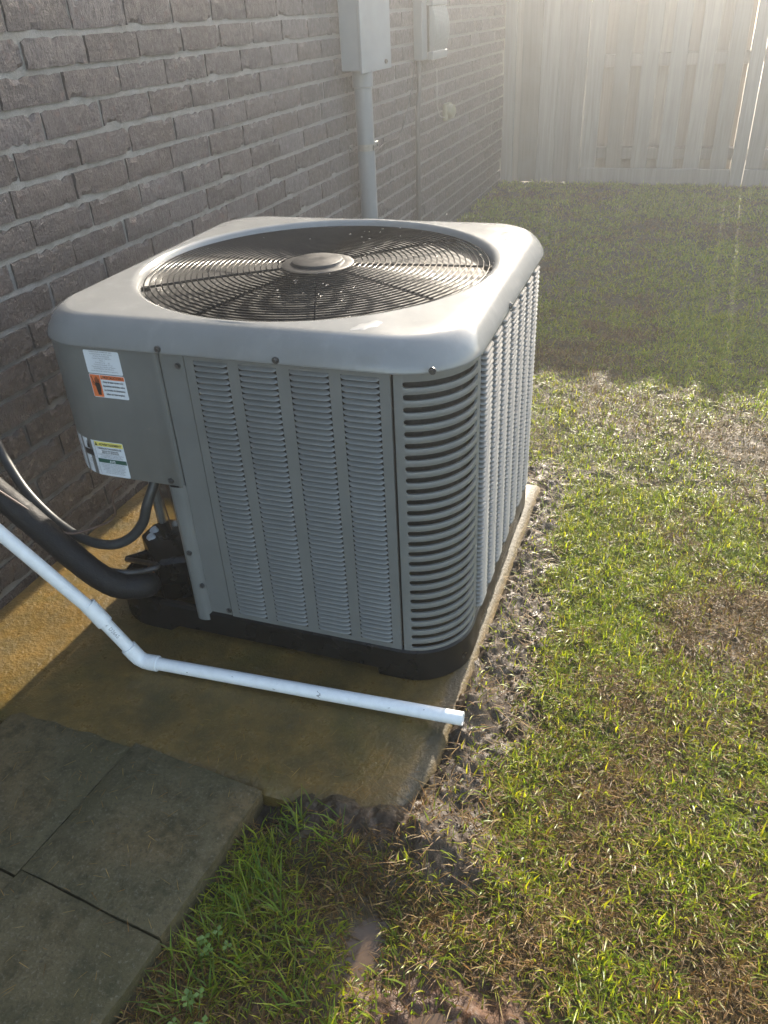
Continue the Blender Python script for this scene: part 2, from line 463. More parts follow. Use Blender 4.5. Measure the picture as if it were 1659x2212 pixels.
# concrete pad: slightly uneven slab with a rounded curb-like edge
def build_pad():
    mb = MB()
    xs = np.concatenate([[-.296], np.arange(-.27, .79, .02), [.800, .808, .8135, .8145]])
    ys = np.concatenate([[-.326, -.322, -.312], np.arange(-.30, .85, .02), [.858, .864]])
    zs = {}
    V = []
    for j, y in enumerate(ys):
        for i, x in enumerate(xs):
            xx = x + .006 * (vnoise(np.array(y * 14), np.array(.5), 5) - .5) * (x > .7)
            if x > .7: xx -= max(0, (-.18 - y)) * .28 * ((x - .7) / .12)       # the front right corner is worn round
            z = -.004 * vnoise(np.array(x * 9), np.array(y * 9), 6)
            ex = max(0, x - .794) / .0205; ey = max(0, y - .845) / .019; e2 = max(0, -.305 - y) / .021
            z -= .012 * (ex ** 2 + ey ** 2 + e2 ** 2)
            V.append((xx, y, z))
    n = len(xs); F = [(j * n + i, j * n + i + 1, (j + 1) * n + i + 1, (j + 1) * n + i) for j in range(len(ys) - 1) for i in range(n - 1)]
    mb.add(V, F)
    bor = [i for i in range(n)] + [j * n + n - 1 for j in range(1, len(ys))] + [(len(ys) - 1) * n + i for i in range(n - 2, -1, -1)] + [j * n for j in range(len(ys) - 2, 0, -1)]
    P = [V[k] for k in bor]
    mb.loops([[(p[0], p[1], -.10) for p in P], P])
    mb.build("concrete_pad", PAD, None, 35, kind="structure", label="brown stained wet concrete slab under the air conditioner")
build_pad()

# paving stones (12 inch squares, turned a few degrees)
def build_pavers():
    ang = -R(5.2); c, s = math.cos(ang), math.sin(ang)
    org = np.array((.5395, -.328)); L = .2865
    labels = {(0, 0): "mossy grey paving stone touching the brown slab, nearest the grass", (1, 0): "mossy grey paving stone touching the brown slab, second from the grass",
              (0, 1): "mossy grey paving stone in the bottom row, nearest the grass", (1, 1): "mossy grey paving stone in the bottom row, second from the grass"}
    for (i, j), lab in labels.items():
        mb = MB()
        n = 14
        w = L - .0018 - .0025 * random.random()
        g = np.linspace(0, 1, n + 1); V = []
        ph = random.random() * 50
        for b in g:
            for a in g:
                e = min(a, 1 - a, b, 1 - b) * w
                z = -.004 * max(0, 1 - e / .008) ** 1.5 + .003 * (float(vnoise(np.array(a * 9 + ph), np.array(b * 9), 3)) - .5)
                jx = .0025 * (float(vnoise(np.array(b * 12 + ph), np.array(a * 3), 8)) - .5)
                V.append(((a - .5) * w + jx, (b - .5) * w + jx, z))
        F = [(q * (n + 1) + p, q * (n + 1) + p + 1, (q + 1) * (n + 1) + p + 1, (q + 1) * (n + 1) + p) for q in range(n) for p in range(n)]
        mb.add(V, F)
        bor = list(range(n + 1)) + [k * (n + 1) + n for k in range(1, n + 1)] + [n * (n + 1) + k for k in range(n - 1, -1, -1)] + [k * (n + 1) for k in range(n - 1, 0, -1)]
        P = [V[k] for k in bor]
        mb.loops([[(p[0] * .985, p[1] * .985, -.05) for p in P], P])
        lx, ly = -(i + .5) * L, -(j + .5) * L - (.012 if i == 1 else 0) - (.004 if i == 2 else 0)
        ctr = org + np.array((c * lx - s * ly, s * lx + c * ly))
        mb.build("paving_stone", PAVER, None, 40, loc=(ctr[0], ctr[1], .001 + .004 * (i == 0) - .003 * j), rot=(R(random.uniform(-.5, .5)), R(random.uniform(-.5, .5)), ang + R(random.uniform(-.4, .4))),
                 label=lab, cat="paving stone", group="paving stones in front of the slab")
build_pavers()

# ------------------------------------------------------------------ brick wall
CH = .0699; BL = .2105; BH = CH - .0105
def brick_mesh(k):
    rn = random.Random(100 + k); mb = MB()
    nyb, nzb = 13, 5; L, Hh, D = BL - .0065, BH, .045
    ys = np.linspace(-L / 2, L / 2, nyb); zs = np.linspace(-Hh / 2, Hh / 2, nzb)
    V = []
    for j, z in enumerate(zs):
        for i, y in enumerate(ys):
            ed = (j in (0, nzb - 1)); ei = (i in (0, nyb - 1))
            dx = rn.uniform(-.0018, .0014)
            zz, yy = z, y
            if ed:
                chip = rn.random() < .16
                zz += (1 if j == 0 else -1) * (rn.uniform(0, .0022) + (rn.uniform(.002, .006) if chip else 0)); dx -= rn.uniform(.0, .0016) + (.004 if chip else 0)
            if ei:
                yy += (1 if i == 0 else -1) * rn.uniform(0, .0018); dx -= rn.uniform(.0, .0016)
            if not ed and not ei: zz += rn.uniform(-.003, .003); yy += rn.uniform(-.004, .004)
            V.append((dx, yy, zz))
    F = [(j * nyb + i, j * nyb + i + 1, (j + 1) * nyb + i + 1, (j + 1) * nyb + i) for j in range(nzb - 1) for i in range(nyb - 1)]
    bor = list(range(nyb)) + [j * nyb + nyb - 1 for j in range(1, nzb)] + [(nzb - 1) * nyb + i for i in range(nyb - 2, -1, -1)] + [j * nyb for j in range(nzb - 2, 0, -1)]
    mb.add(V, F)
    P = [V[q] for q in bor]
    mb.loops([[(-D, p[1], p[2]) for p in P], P])
    return mb
BV = [brick_mesh(k) for k in range(10)]
BME = [b.mesh("brick", BRICK, 14) for b in BV]
Z10 = 1.2514 - .1094            # one mortar bed seen in the photo
wall = thing("brick_wall", "tall weathered grey brown brick house wall with grey mortar joints", "wall", (XW, 0, 0))
def build_wall():
    mb = MB(); y0, y1, zt = -2.6, 5.36, 2.7
    mb.box((-.20, y0, -.25), (-.0060, y1, zt))
    mb.build("mortar", MORTAR, wall)
    k0 = int(math.floor((-.13 - Z10) / CH)); rows = int((zt - Z10) / CH)
    cand = []
    for k in range(k0, rows):
        zc = Z10 + (k + .5) * CH
        off = (.5 * (k % 2)) * BL + .035 + random.uniform(-.012, .012) + (.07 if k % 5 == 0 else 0)
        nb = int((y1 - y0) / BL) + 2
        for i in range(nb):
            yc = y0 + (i - .5) * BL + off
            if yc + BL / 2 > y1 or yc - BL / 2 < y0: continue
            d = np.array((XW, yc, zc)) - CP; dep = d @ CF
            vis = 0
            if dep > .2:
                px, py = d @ CR / dep * 1708.6 + 829.5, -(d @ CU) / dep * 1708.6 + 1106
                cosv = abs(d[0]) / np.linalg.norm(d)
                if -90 < px < 1700 and -60 < py < 2300:
                    vis = cosv / dep ** 2
                    # hidden behind the air conditioner
                    if px > 430 and py > 485 and px < 1150: vis = 0
                    if px > 150 and py > 640 and px < 430: vis *= .3
            cand.append((vis, yc, zc))
    cand.sort(reverse=True)
    own = [c for c in cand if c[0] > 0][:300]; rest = cand[len(own):]
    for vis, yc, zc in own:
        o = link("brick", BME[random.randrange(10)], wall, (random.uniform(-.002, .002), yc + random.uniform(-.002, .002), zc + random.uniform(-.001, .001)),
                 (R(random.uniform(-.25, .25)), R(random.uniform(-.45, .45)), R(random.choice((0, 180))) * 0 + R(random.uniform(-.4, .4))))
    mb = MB()
    for vis, yc, zc in rest:
        b = random.choice(BV); dx = random.uniform(-.002, .002)
        mb.add([(p[0] + dx, p[1] + yc, p[2] + zc) for p in b.v], b.f)
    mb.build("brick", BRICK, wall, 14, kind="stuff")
build_wall()

# ------------------------------------------------------------------ fence
def build_fence():
    Y = 5.30
    f = thing("wooden_fence", "weathered cedar shadowbox fence with kickboard at the end of the yard", "fence", (0, Y, 0))
    H0 = 1.84
    def picket(x0, x1, side, z0=.02, z1=H0, name="picket"):
        mb = MB(); w = x1 - x0; lean = random.uniform(-.004, .004)
        yy = (-.056, -.040) if side < 0 else (.040, .056)
        mb.box((-w / 2, yy[0], 0), (w / 2, yy[1], z1 - z0 + random.uniform(-.01, .01)), 0, .002)
        return mb.build(name, WOOD, f, None, loc=((x0 + x1) / 2, 0, z0), rot=(0, R(random.uniform(-.09, .09)), 0))
    def post(x0, w=.085):
        mb = MB(); mb.box((-w / 2, -.054, -.25), (w / 2, .035, H0 + .03), 0, .004); mb.build("post", WOOD, f, None, loc=(x0 + w / 2, -.03, 0))
    def rail(x0, x1, z):
        mb = MB(); mb.box((x0, -.0395, z), (x1, .0395, z + .075), 0, .003); mb.build("rail", WOOD, f)
    def kick(x0, x1, z0, z1):
        mb = MB(); mb.box((x0, -.078, z0), (x1, -.0565, z1), 0, .003); mb.build("kickboard", WOOD, f)
    # boards next to the house wall
    post(-.296, .08)
    for a, b in ((-.2145, -.1735), (-.1725, -.0385), (-.0375, .0850), (.0875, .193)): picket(a, b, -1, .005)
    picket(-.2145, -.13, 1, .03); picket(-.10, .03, 1, .03); picket(.04, .193, 1, .03)  # added backing boards that block light through the front joints
    for z in (.16, .80, 1.5): rail(-.21, .19, z)
    post(.194)
    # shadowbox bays
    x = .281
    for bay in range(4):
        xe = x + 1.028
        for z in (.155, .745, 1.5): rail(x, xe, z + random.uniform(-.006, .006))
        n = 6; pitch = (xe - x) / 5.78
        for i in range(n):
            a = x + i * pitch + .002
            picket(a, min(a + .107, xe - .001), -1, .02)
            picket(a + .066, min(a + .066 + .150, xe - .001), 1, .03)
        kick(x, xe, -.06, .105)
        post(xe + .001)
        x = xe + .087 + (.003 if bay == 0 else .0)
build_fence()

# ------------------------------------------------------------------ air conditioner
X0, S = -.024, .824           # left side and width of the square cabinet
XR = X0 + S
RC = .115; PHI = .0169
ZB, ZL, ZT = .0776, .667, .7184
ac = thing("air_conditioner", "grey square outdoor air conditioner with louvred sides and round fan grille", "air conditioner", (0, 0, 0), PHI)

def rsq(off, n_arc=10, r=RC, cx=0.0):
    """rounded square outline of the cabinet, offset outwards"""
    P = []; a0 = off
    for (cx_, cy_, t0) in ((XR - r, r, -90), (XR - r, S - r, 0), (X0 + r, S - r, 90), (X0 + r, r, 180)):
        for k in range(n_arc + 1):
            t = R(t0 + 90 * k / n_arc); P.append((cx_ + (r + a0) * math.cos(t), cy_ + (r + a0) * math.sin(t)))
    return P

def build_pan():
    mb = MB()
    O = rsq(.004); Ii = rsq(-.012)
    L = [[(x, y, .018) for x, y in Ii], [(x, y, .018) for x, y in O], [(x, y, ZB - .006) for x, y in O], [(x, y, ZB) for x, y in rsq(-.002)], [(x, y, ZB) for x, y in Ii]]
    mb.loops(L)
    mb.build("base_pan", DARK, ac, 40)
    for k in range(4):
        mb = MB(); O = rsq(.004)[k * 11:(k + 1) * 11]
        nxt = np.array(rsq(.004)[((k + 1) * 11) % 44]); prv = np.array(rsq(.004)[k * 11 - 1])
        a = np.array(O[0]); b = np.array(O[-1])
        a = a + (prv - a) / np.linalg.norm(prv - a) * .05; b = b + (nxt - b) / np.linalg.norm(nxt - b) * .05
        O = [tuple(a)] + O + [tuple(b)]
        c = np.array((X0 + S / 2, S / 2)); In = [tuple(np.array(p) + (c - np.array(p)) * .09) for p in O]
        mb.prism(O + In[::-1], .0005, .02)
        mb.build("foot", DARK, ac, 40)
build_pan()

def build_core():
    # dark coil behind the louvres, front left corner cut away
    mb = MB(); o = -.022
    P = [p for p in rsq(o)[:33]]
    P += [(X0 + .022, .250), (.245, .024)]
    mb.prism(P, ZB + .002, ZL + .02)
    mb.build("coil", COIL, ac)
    mb = MB()    # grey sheets of the two hidden sides
    mb.box((X0 - .001, .27, ZB + .003), (X0 + .003, S - RC, ZL + .01)); mb.box((X0 + RC, S - .003, ZB + .003), (XR - RC, S + .001, ZL + .01))
    mb.build("back_panel", PAINT, ac)
    # upper front left corner behind the control box cover
    mb = MB(); q = [p for p in rsq(-.004)[33:]]
    mb.prism([(.30, .0045)] + [(.30, .25), (X0 + .004, .30)] + q, .405, ZL + .01)
    mb.build("control_housing", PAINT, ac)
build_core()

def flat_panel(name, x0, x1, z0, z1, y=-.001, mat=PAINT, th=.0025):
    mb = MB(); mb.box((x0, y, z0), (x1, y + th, z1), 0, .0008); return mb.build(name, mat, ac)

LZ, LP, LN = .6565, .01068, 53          # louvre rows
def louvre_sheet(mb, u0, u1, cols, z0, z1, fn):
    """flat sheet with an open window behind every louvre column"""
    ze = LZ - LN * LP
    us = [u0] + [v for c in cols for v in c] + [u1]
    def q(a, b, c, d): mb.add([fn(a, 0, c), fn(b, 0, c), fn(b, 0, d), fn(a, 0, d)], [(0, 1, 2, 3)])
    for i in range(0, len(us), 2): q(us[i], us[i + 1], z0, z1)
    for a, b in cols: q(a, b, LZ, z1); q(a, b, z0, ze)
    for a, b in ((u0, u0), (u1, u1)): mb.add([fn(a, 0, z0), fn(a, 0, z1), fn(a, -.006, z1), fn(a, -.006, z0)], [(0, 1, 2, 3)])

def louvre_column(mb, x0, x1, fn, prof):
    """hooded louvres: recessed at the top, bulging out to a lip, closed underneath by a black sheet for the shade. fn(u, out, z) -> point"""
    us = [x0, x0 + .0022, x0 + .0055, x0 + .010, (x0 + x1) / 2, x1 - .010, x1 - .0055, x1 - .0022, x1]
    pr = [0, .50, .86, 1, 1, 1, .86, .50, 0]
    for k in range(LN):
        zt = LZ - k * LP
        L = [[fn(u, o * p, zt - LP * (f * (.45 + .55 * p) + .18 * (1 - p))) for u, p in zip(us, pr)] for f, o in prof]
        mb.loops(L, 0, False)
        lip = L[-1]; fl = prof[-1][0]
        back = [fn(u, -.0070 * p, zt - LP * ((fl - .02) * (.45 + .55 * p) + .18 * (1 - p))) for u, p in zip(us, pr)]
        down = [fn(u, -.0072 * p, zt - LP * 1.02) for u, p in zip(us, pr)]
        mb.loops([lip, back, down], 1, False)  # black faces stand in for the shade below each lip

def screw(pos, nrm, parent):
    mb = MB(); p = Vector(pos); d = Vector(nrm).normalized()
    mb.cyl(p - d * .001, p + d * .0012, .0062, n=14); mb.cyl(p + d * .0012, p + d * .0038, .0045, .0040, n=6)
    return mb.build("screw", SCREW, parent, 30)

def ff(u, o, z): return (u, -.003 - o, z)
FC = ((.326, .392), (.4135, .485), (.5085, .580), (.601, .668))
mb = MB(); louvre_sheet(mb, .3085, .6862, FC, ZB + .001, ZL + .012, ff); fp = mb.build("front_panel", PAINT, ac)
for (a, b) in FC:
    mb = MB(); louvre_column(mb, a, b, ff, ((0, -.0030), (.14, -.0004), (.38, .0028), (.54, .0046), (.61, .0048))); mb.build("louvre_column", [PAINT, SHADE_BLACK], fp, 50)
sp_ = flat_panel("service_panel", .2568, .3055, ZB + .001, ZL + .012)
for p in ((.2925, -.001, .643), (.300, -.001, .091)): screw(p, (0, -1, 0), sp_)

def build_ribpost():
    # folded bead at the left end of the front, running the full height
    mb = MB(); L = []
    xs = [.2180, .2185, .221, .226, .232, .240, .247, .252, .2560]
    ys = [.030, .0015, -.0045, -.0075, -.0085, -.008, -.006, -.003, .001]
    for z in (.056, .060, .39): L.append([(x, y, z) for x, y in zip(xs, ys)])
    mb.loops(L, 0, False); mb.add([(x, y, .056) for x, y in zip(xs, ys)], [tuple(range(len(xs)))])
    o = mb.build("corner_bead", PAINT, ac, 50)
    screw((.2365, -.0085, .234), (0, -1, 0), o); screw((.2480, -.0058, .150), (0, -1, 0), o)
build_ribpost()

# rounded corner panel with long slots
def build_corner():
    mb = MB()
    s0, s1 = 0.0, None
    straight = .6912; xa = XR - RC                # arc starts at x = xa
    la = math.pi / 2 * RC; side = .012
    tot = max(0, xa - straight) + la + side
    def at(s, off):
        if s < xa - straight: return (straight + s, -.002 - off)
        t = s - (xa - straight)
        if t < la:
            a = t / RC - math.pi / 2
            return (xa + (RC + .002 + off) * math.cos(a), RC + (RC + .002 + off) * math.sin(a))
        return (XR + .002 + off, RC + (t - la))
    N = 26; ztop, pitch = .6455, .0222
    hs = .0056; a0, a1 = .014, tot - .012
    cols = sorted(set(list(np.linspace(0, tot, 30)) + [a0, a0 + .0008, a0 + .002, a0 + .0036, a0 + hs, a1, a1 - .0008, a1 - .002, a1 - .0036, a1 - hs]))
    def h(s):
        if s <= a0 or s >= a1: return 0
        e = min(s - a0, a1 - s)
        return hs if e >= hs else hs * math.sqrt(max(0, 1 - ((hs - e) / hs) ** 2))
    edges = [ZL + .012]
    bounds = []
    for k in range(N + 1):
        top = (lambda s, k=k: (ZL + .012) if k == 0 else ztop - (k - 1) * pitch - h(s))
        bot = (lambda s, k=k: (ZB + .001) if k == N else ztop - k * pitch + h(s))
        rows = []
        tl = [top(s) for s in cols]; bl = [bot(s) for s in cols]
        def row(z, o): return [(*at(s, o * min(1, h(s) / hs)), zz) for s, zz in zip(cols, z)]
        mid = [(a + b) / 2 for a, b in zip(tl, bl)]
        q1 = [a - min(.0022, (a - b) * .25) for a, b in zip(tl, bl)]; q2 = [b + min(.0022, (a - b) * .25) for a, b in zip(tl, bl)]
        inn = lambda z: [(*at(s, -.005), zz) for s, zz in zip(cols, z)]
        L = [inn(tl)] if k else []
        L += [row(tl, -.0007 if k else 0), row(q1, 0), row(mid, .0006 if 0 < k < N else 0), row(q2, 0), row(bl, -.0007 if k < N else 0)]
        if k < N: L.append(inn(bl))
        mb.loops(L[::-1], 0, False)
    mb.build("corner_panel", PAINT, ac, 50)
    return at(tot, 0)
endp = build_corner()

def build_side():
    y0, y1 = endp[1] + .004, S - RC
    def fs(u, o, z): return (XR + .001 + o, u, z)
    n = 7; pit = (y1 - y0 - .008) / n
    cols = [(y0 + .010 + k * pit, y0 + .010 + (k + 1) * pit - .017) for k in range(n)]
    mb = MB(); louvre_sheet(mb, y0, y1, cols, ZB + .001, ZL + .012, fs)
    # far corner sheet
    P = [(XR + .001, y1)] + [(x, y) for x, y in rsq(.001)[11:22]]
    mb.loops([[(x, y, ZB + .001) for x, y in P], [(x, y, ZL + .012) for x, y in P]], 0, False)
    sp = mb.build("side_panel", PAINT, ac, 40)
    for a, b in cols:
        mb = MB(); louvre_column(mb, a, b, fs, ((0, -.001), (.04, .0013), (.30, .0076), (.46, .0106), (.56, .0112), (.66, .0110))); mb.build("louvre_column", [PAINT, SHADE_BLACK], sp, 60)
build_side()

# inset corner behind the valves
def build_inset():
    A = np.array((-.012, .240)); B = np.array((.236, .012)); t = (B - A) / np.linalg.norm(B - A); nn = np.array((-t[1], t[0])) * 1.0
    if nn[0] > 0: nn = -nn
    Ln = np.linalg.norm(B - A)
    def P(a, o, z): q = A + t * a + nn * o; return (q[0], q[1], z)
    mb = MB()
    mb.loops([[P(0, .004, z), P(Ln, .004, z)] for z in (ZB, .405)], 0, False)
    ins = mb.build("inset_corner_panel", GALV, ac)
    mb = MB()
    vs = [(0, .0), (0, .012), (.035, .012), (.038, .0045)]
    mb.loops([[P(a, o, z) for a, o in vs] for z in (ZB, .405)], 0, False); mb.build("corner_post", PAINT, ac)
    p = P(.075, .004, .30); screw(p, (nn[0], nn[1], 0), ins)
    # black valve bracket with the two service valves
    mb = MB()
    poly = [(.018, .004), (.018, .030), (.045, .062), (.19, .062), (.21, .004)]
    for z0, z1, sh in ((.02, .118, 0.0),):
        Lp = [[P(a, o, z0) for a, o in poly], [P(a, o, z1) for a, o in poly], [P(a * .9 + .012, o * .8, z1 + .010) for a, o in poly]]
        mb.loops(Lp, 0, True, True, True)
    br = mb.build("valve_bracket", DARK, ac, 40)
    for a, o, z in ((.058, .030, .128), (.083, .044, .128)):
        mb = MB(); q = P(a, o, z - .003); d = Vector((nn[0] * .45, nn[1] * .45, .9)).normalized()
        mb.cyl(q, Vector(q) + d * .010, .0098, n=20); mb.build("valve_cap", WHITE, br, 40)
    for a, z, r in ((.075, .085, .007), (.10, .045, .016)):
        mb = MB(); mb.cyl(P(a, .055, z), P(a - .004, .085, z), r * 1.25, r, 6); mb.cyl(P(a - .004, .085, z), P(a - .008, .112, z - .002), r * .8, n=14)
        mb.build("service_valve", COPPER if r > .012 else DARK, br, 40)
    mb = MB(); mb.tube([P(.13, .063, .10), P(.12, .078, .085), P(.115, .08, .05), P(.125, .07, .03)], .005, 8); mb.build("charging_port", SCREW, br, 60)
    mb = MB(); mb.tube([P(.10, .008, .37), P(.14, .012, .29), P(.19, .012, .20)], .0014, 6); mb.build("sensor_wire", BRWIRE, ac, 60)
    return P
INS = build_inset()

# control box cover (wraps round the front left corner) and its labels
RB = .105
def cb(s, z, off=0.0):
    o = .0045 + off
    xc = X0 + RB
    if s >= xc: return (s, -o, z)
    t = (xc - s) / RB
    if t <= math.pi / 2: return (xc - (RB + o) * math.sin(t), RB - (RB + o) * math.cos(t), z)
    return (X0 - o, RB + (t - math.pi / 2) * RB, z)
def build_control():
    mb = MB(); ss = [.2555, .254, .250] + list(np.linspace(.24, .08, 6)) + list(np.linspace(X0 + RB, X0 + RB * (1 - math.pi / 2), 16)) + [-.23]
    of = [-.003, .002, .0035] + [0] * 100
    def zb(s): return .391
    L = [[cb(s, zb(s) + .003, o - .006) for s, o in zip(ss, of)], [cb(s, zb(s), o - .001) for s, o in zip(ss, of)], [cb(s, zb(s) + .0015, o) for s, o in zip(ss, of)], [cb(s, ZL + .012, o) for s, o in zip(ss, of)]]
    L[1:1] = [[(p[0] * .8 + .06, p[1] * .6 + .08, .3945) for p in L[0]]]
    L = [L[1], L[0]] + L[2:]
    mb.loops(L, 0, False)
    o = mb.build("control_box_cover", PAINT, ac, 50)
    screw(cb(.228, .402, .001), (0, -1, 0), o)
    mb = MB(); mb.cyl((.150, .055, .395), (.150, .055, .368), .020, .0175, 18); mb.build("conduit_hub", CONDUIT, ac, 40)
build_control()

def text_tris(body, size, align='LEFT', bold=0.0, xs=1.0):
    c = bpy.data.curves.new("t", 'FONT'); c.body = body; c.size = size; c.align_x = align; c.offset = bold; c.resolution_u = 2
    c.space_character = 1.0
    o = bpy.data.objects.new("t", c); COL.objects.link(o)
    dg = bpy.context.evaluated_depsgraph_get()
    me = bpy.data.meshes.new_from_object(o.evaluated_get(dg))
    V = [(v.co.x * xs, v.co.y) for v in me.vertices]; F = [tuple(p.vertices) for p in me.polygons]
    bpy.data.objects.remove(o); bpy.data.curves.remove(c); bpy.data.meshes.remove(me)
    return V, F

def patch(mb, s0, s1, z0, z1, off, mi=0, rad=.0):
    n = 8
    ss = np.linspace(s0, s1, n + 1)
    def ins(s):
        e = min(s - s0, s1 - s)
        return 0 if e >= rad else rad - math.sqrt(max(0, rad ** 2 - (rad - e) ** 2))
    if rad: ss = sorted(set(list(ss) + [s0 + rad * k for k in (.1, .3, .6, 1)] + [s1 - rad * k for k in (.1, .3, .6, 1)]))
    mb.loops([[cb(s, z0 + ins(s), off) for s in ss], [cb(s, z1 - ins(s), off) for s in ss]][::-1], mi, False)

def ptext(mb, body, s, z, size, off, mi=0, align='LEFT', bold=0, xs=1.0):
    V, F = text_tris(body, size, align, bold, xs)
    mb.add([cb(s + x, z + y, off) for x, y in V], F, mi)

def build_labels():
    # data label
    mb = MB(); patch(mb, .0985, .1745, .6145, .6595, .0005, 0, .003); L1 = mb.build("data_label", WHITE, ac); L1["label"] = "white data sticker above the orange sticker"
    mb = MB(); lines = ["RHEEM SALES COMPANY, INC.", "Acondicionador de Aire Central", "Modelo: RA1436AJ1NA", "Tension Nominal: 208/230 V", "Fases: 1", "Frecuencia: 60      Hz", "Corriente Nominal: 17.9  A", "Manufacturado y Hecho en Mexico", "ENSAMBLADO EN MEXICO", "Lea el manual de instalacion y operacion"]
    for i, t in enumerate(lines): ptext(mb, t, .136, .6558 - i * .0041, .0036, .0009, 0, 'CENTER')
    mb.build("text", GINK, L1)
    # orange caution label
    mb = MB(); patch(mb, .0985, .1755, .5665, .6130, .0005, 0, .003); L2 = mb.build("caution_label", WHITE, ac); L2["label"] = "orange and white caution sticker with a hand"
    mb = MB(); patch(mb, .0997, .1215, .5678, .6118, .0009); patch(mb, .1225, .1743, .6035, .6118, .0009); mb.build("orange_field", ORANGE, L2)
    mb = MB(); ptext(mb, "\u00a1 PRECAUCION !", .1484, .6051, .0076, .0013, 0, 'CENTER', .0001, .86)
    for i, t in enumerate(["Antes de tener acceso a los", "dispositivos terminales, todos", "los circuitos de alimentacion", "deben ser interrumpidos."]):
        ptext(mb, t, .1484, .5970 - i * .0080, .0058, .0013, 0, 'CENTER', .00012, .68)
    mb.build("text", INK, L2)
    mb = MB()    # hand and shock bolt
    def pl(pts): mb.add([cb(.0997 + a, .5678 + b, .0013) for a, b in pts], [tuple(range(len(pts)))])
    pl([(.0095, .012), (.0185, .012), (.0195, .022), (.0185, .028), (.0092, .028), (.0085, .022)])
    pl([(.0105, .004), (.0175, .004), (.018, .0125), (.0095, .0125)])
    for a, h in ((.0092, .0375), (.0117, .0405), (.0142, .0400), (.0166, .0365)): pl([(a, .027), (a + .0018, .027), (a + .0016, h), (a + .0004, h)])
    pl([(.0085, .022), (.0092, .026), (.0066, .031), (.0056, .030)])
    for q in ([(.002, .040), (.0036, .041), (.0062, .033), (.0048, .0325)], [(.0048, .0335), (.0062, .034), (.0046, .0255), (.0032, .0265)], [(.0032, .0268), (.0042, .0245), (.0088, .0205), (.0082, .0222)]): pl(q)
    mb.build("hand_symbol", INK, L2)
    # wrapped bilingual warning label at the bottom of the cover
    mb = MB(); patch(mb, -.050, .1345, .3930, .4705, .0005, 0, .003); L3 = mb.build("warning_label", WHITE, ac); L3["label"] = "long warning sticker wrapped round the lower corner"
    mb = MB(); patch(mb, .0685, .1335, .4590, .4695, .0009); mb.build("yellow_band", YELLOW, L3)
    mb = MB(); patch(mb, .0685, .1335, .4225, .4315, .0009); mb.build("green_band", GREENS, L3)
    mb = MB(); ptext(mb, "AVIS", .101, .4242, .0075, .0013, 0, 'CENTER', .0002, .9); mb.build("white_text", WHITE, L3)
    mb = MB(); ptext(mb, "\u26a0ADVERTISSEMENT" if False else "ADVERTISSEMENT", .1045, .4615, .0068, .0013, 0, 'CENTER', .00018, .95)
    mb.add([cb(.0695, .4605, .0013), cb(.0755, .4605, .0013), cb(.0725, .4680, .0013)], [(0, 1, 2)])
    ptext(mb, "TENSION DANGEREUSE", .101, .4530, .0051, .0013, 0, 'CENTER', .0001)
    ptext(mb, "RISQUE DES BLESSURES", .101, .4480, .0037, .0013, 0, 'CENTER', .0001); ptext(mb, "GRAVES OU MORTELLES", .101, .4440, .0037, .0013, 0, 'CENTER', .0001)
    mb.add([cb(*q, .0009) for q in ((-.012, .437), (.020, .437), (.020, .445), (-.012, .445))], [(0, 1, 2, 3)])
    for q in ((.034, .434, .060, .4475), (-.030, .434, -.016, .4475)): patch(mb, q[0], q[1] + 0 * 0 if False else q[2], q[1], q[3], .0010)
    # small hand symbol and approval ring
    for a, h in ((.0462, .4645), (.0480, .4665), (.0498, .4660), (.0516, .4640)): mb.add([cb(a, .458, .001), cb(a + .0013, .458, .001), cb(a + .0011, h, .001), cb(a + .0003, h, .001)], [(0, 1, 2, 3)])
    mb.add([cb(a, b, .001) for a, b in ((.0455, .450), (.0525, .450), (.0532, .4585), (.0458, .4585))], [(0, 1, 2, 3)])
    mb.build("bold_text", INK, L3)
    mb = MB()
    for i, t in enumerate(["COUPEZ L'ALIMENTATION AVANT D'OUVRIR", "OU DE REPARER CET APPAREIL. DES", "RACCORDS SEPARES PEUVENT EXISTER"]): ptext(mb, t, .101, .4402 - i * .0032, .0029, .0013, 0, 'CENTER')
    for i, t in enumerate(["L'INSTALLATION ET L'ENTRETIEN DOIVENT", "ETRE FAITS PAR UN TECHNICIEN QUALIFIE.", "UTILISER DES CONDUCTEURS EN CUIVRE", "SEULEMENT. CONSULTER LE SCHEMA", "DE CABLAGE. GARDER LE DEGAGEMENT", "AUTOUR DE L'APPAREIL. NE PAS", "COUVRIR. GARDER CE DOCUMENT"]): ptext(mb, t, .101, .4190 - i * .0034, .0029, .0013, 0, 'CENTER')
    k = 24; ring = []
    for rr_ in (.0058, .0049): ring.append([cb(.050 + rr_ * math.cos(2 * math.pi * i / k), .4215 + rr_ * math.sin(2 * math.pi * i / k), .001) for i in range(k)])
    mb.loops(ring); ptext(mb, "UL", .0495, .4195, .0055, .001, 0, 'CENTER'); ptext(mb, "us", .0585, .4180, .0035, .001); ptext(mb, "c", .0405, .4180, .0035, .001)
    patch(mb, .0672, .0678, .3945, .4690, .0010); patch(mb, .02, .0672, .4495, .4500, .0010); patch(mb, .02, .0672, .4322, .4327, .0010)
    for i in range(3): ptext(mb, "NOTICE READ MANUAL BEFORE USE", .044, .4105 - i * .004, .0026, .001, 0, 'CENTER')
    mb.build("small_text", GINK, L3)
build_labels()

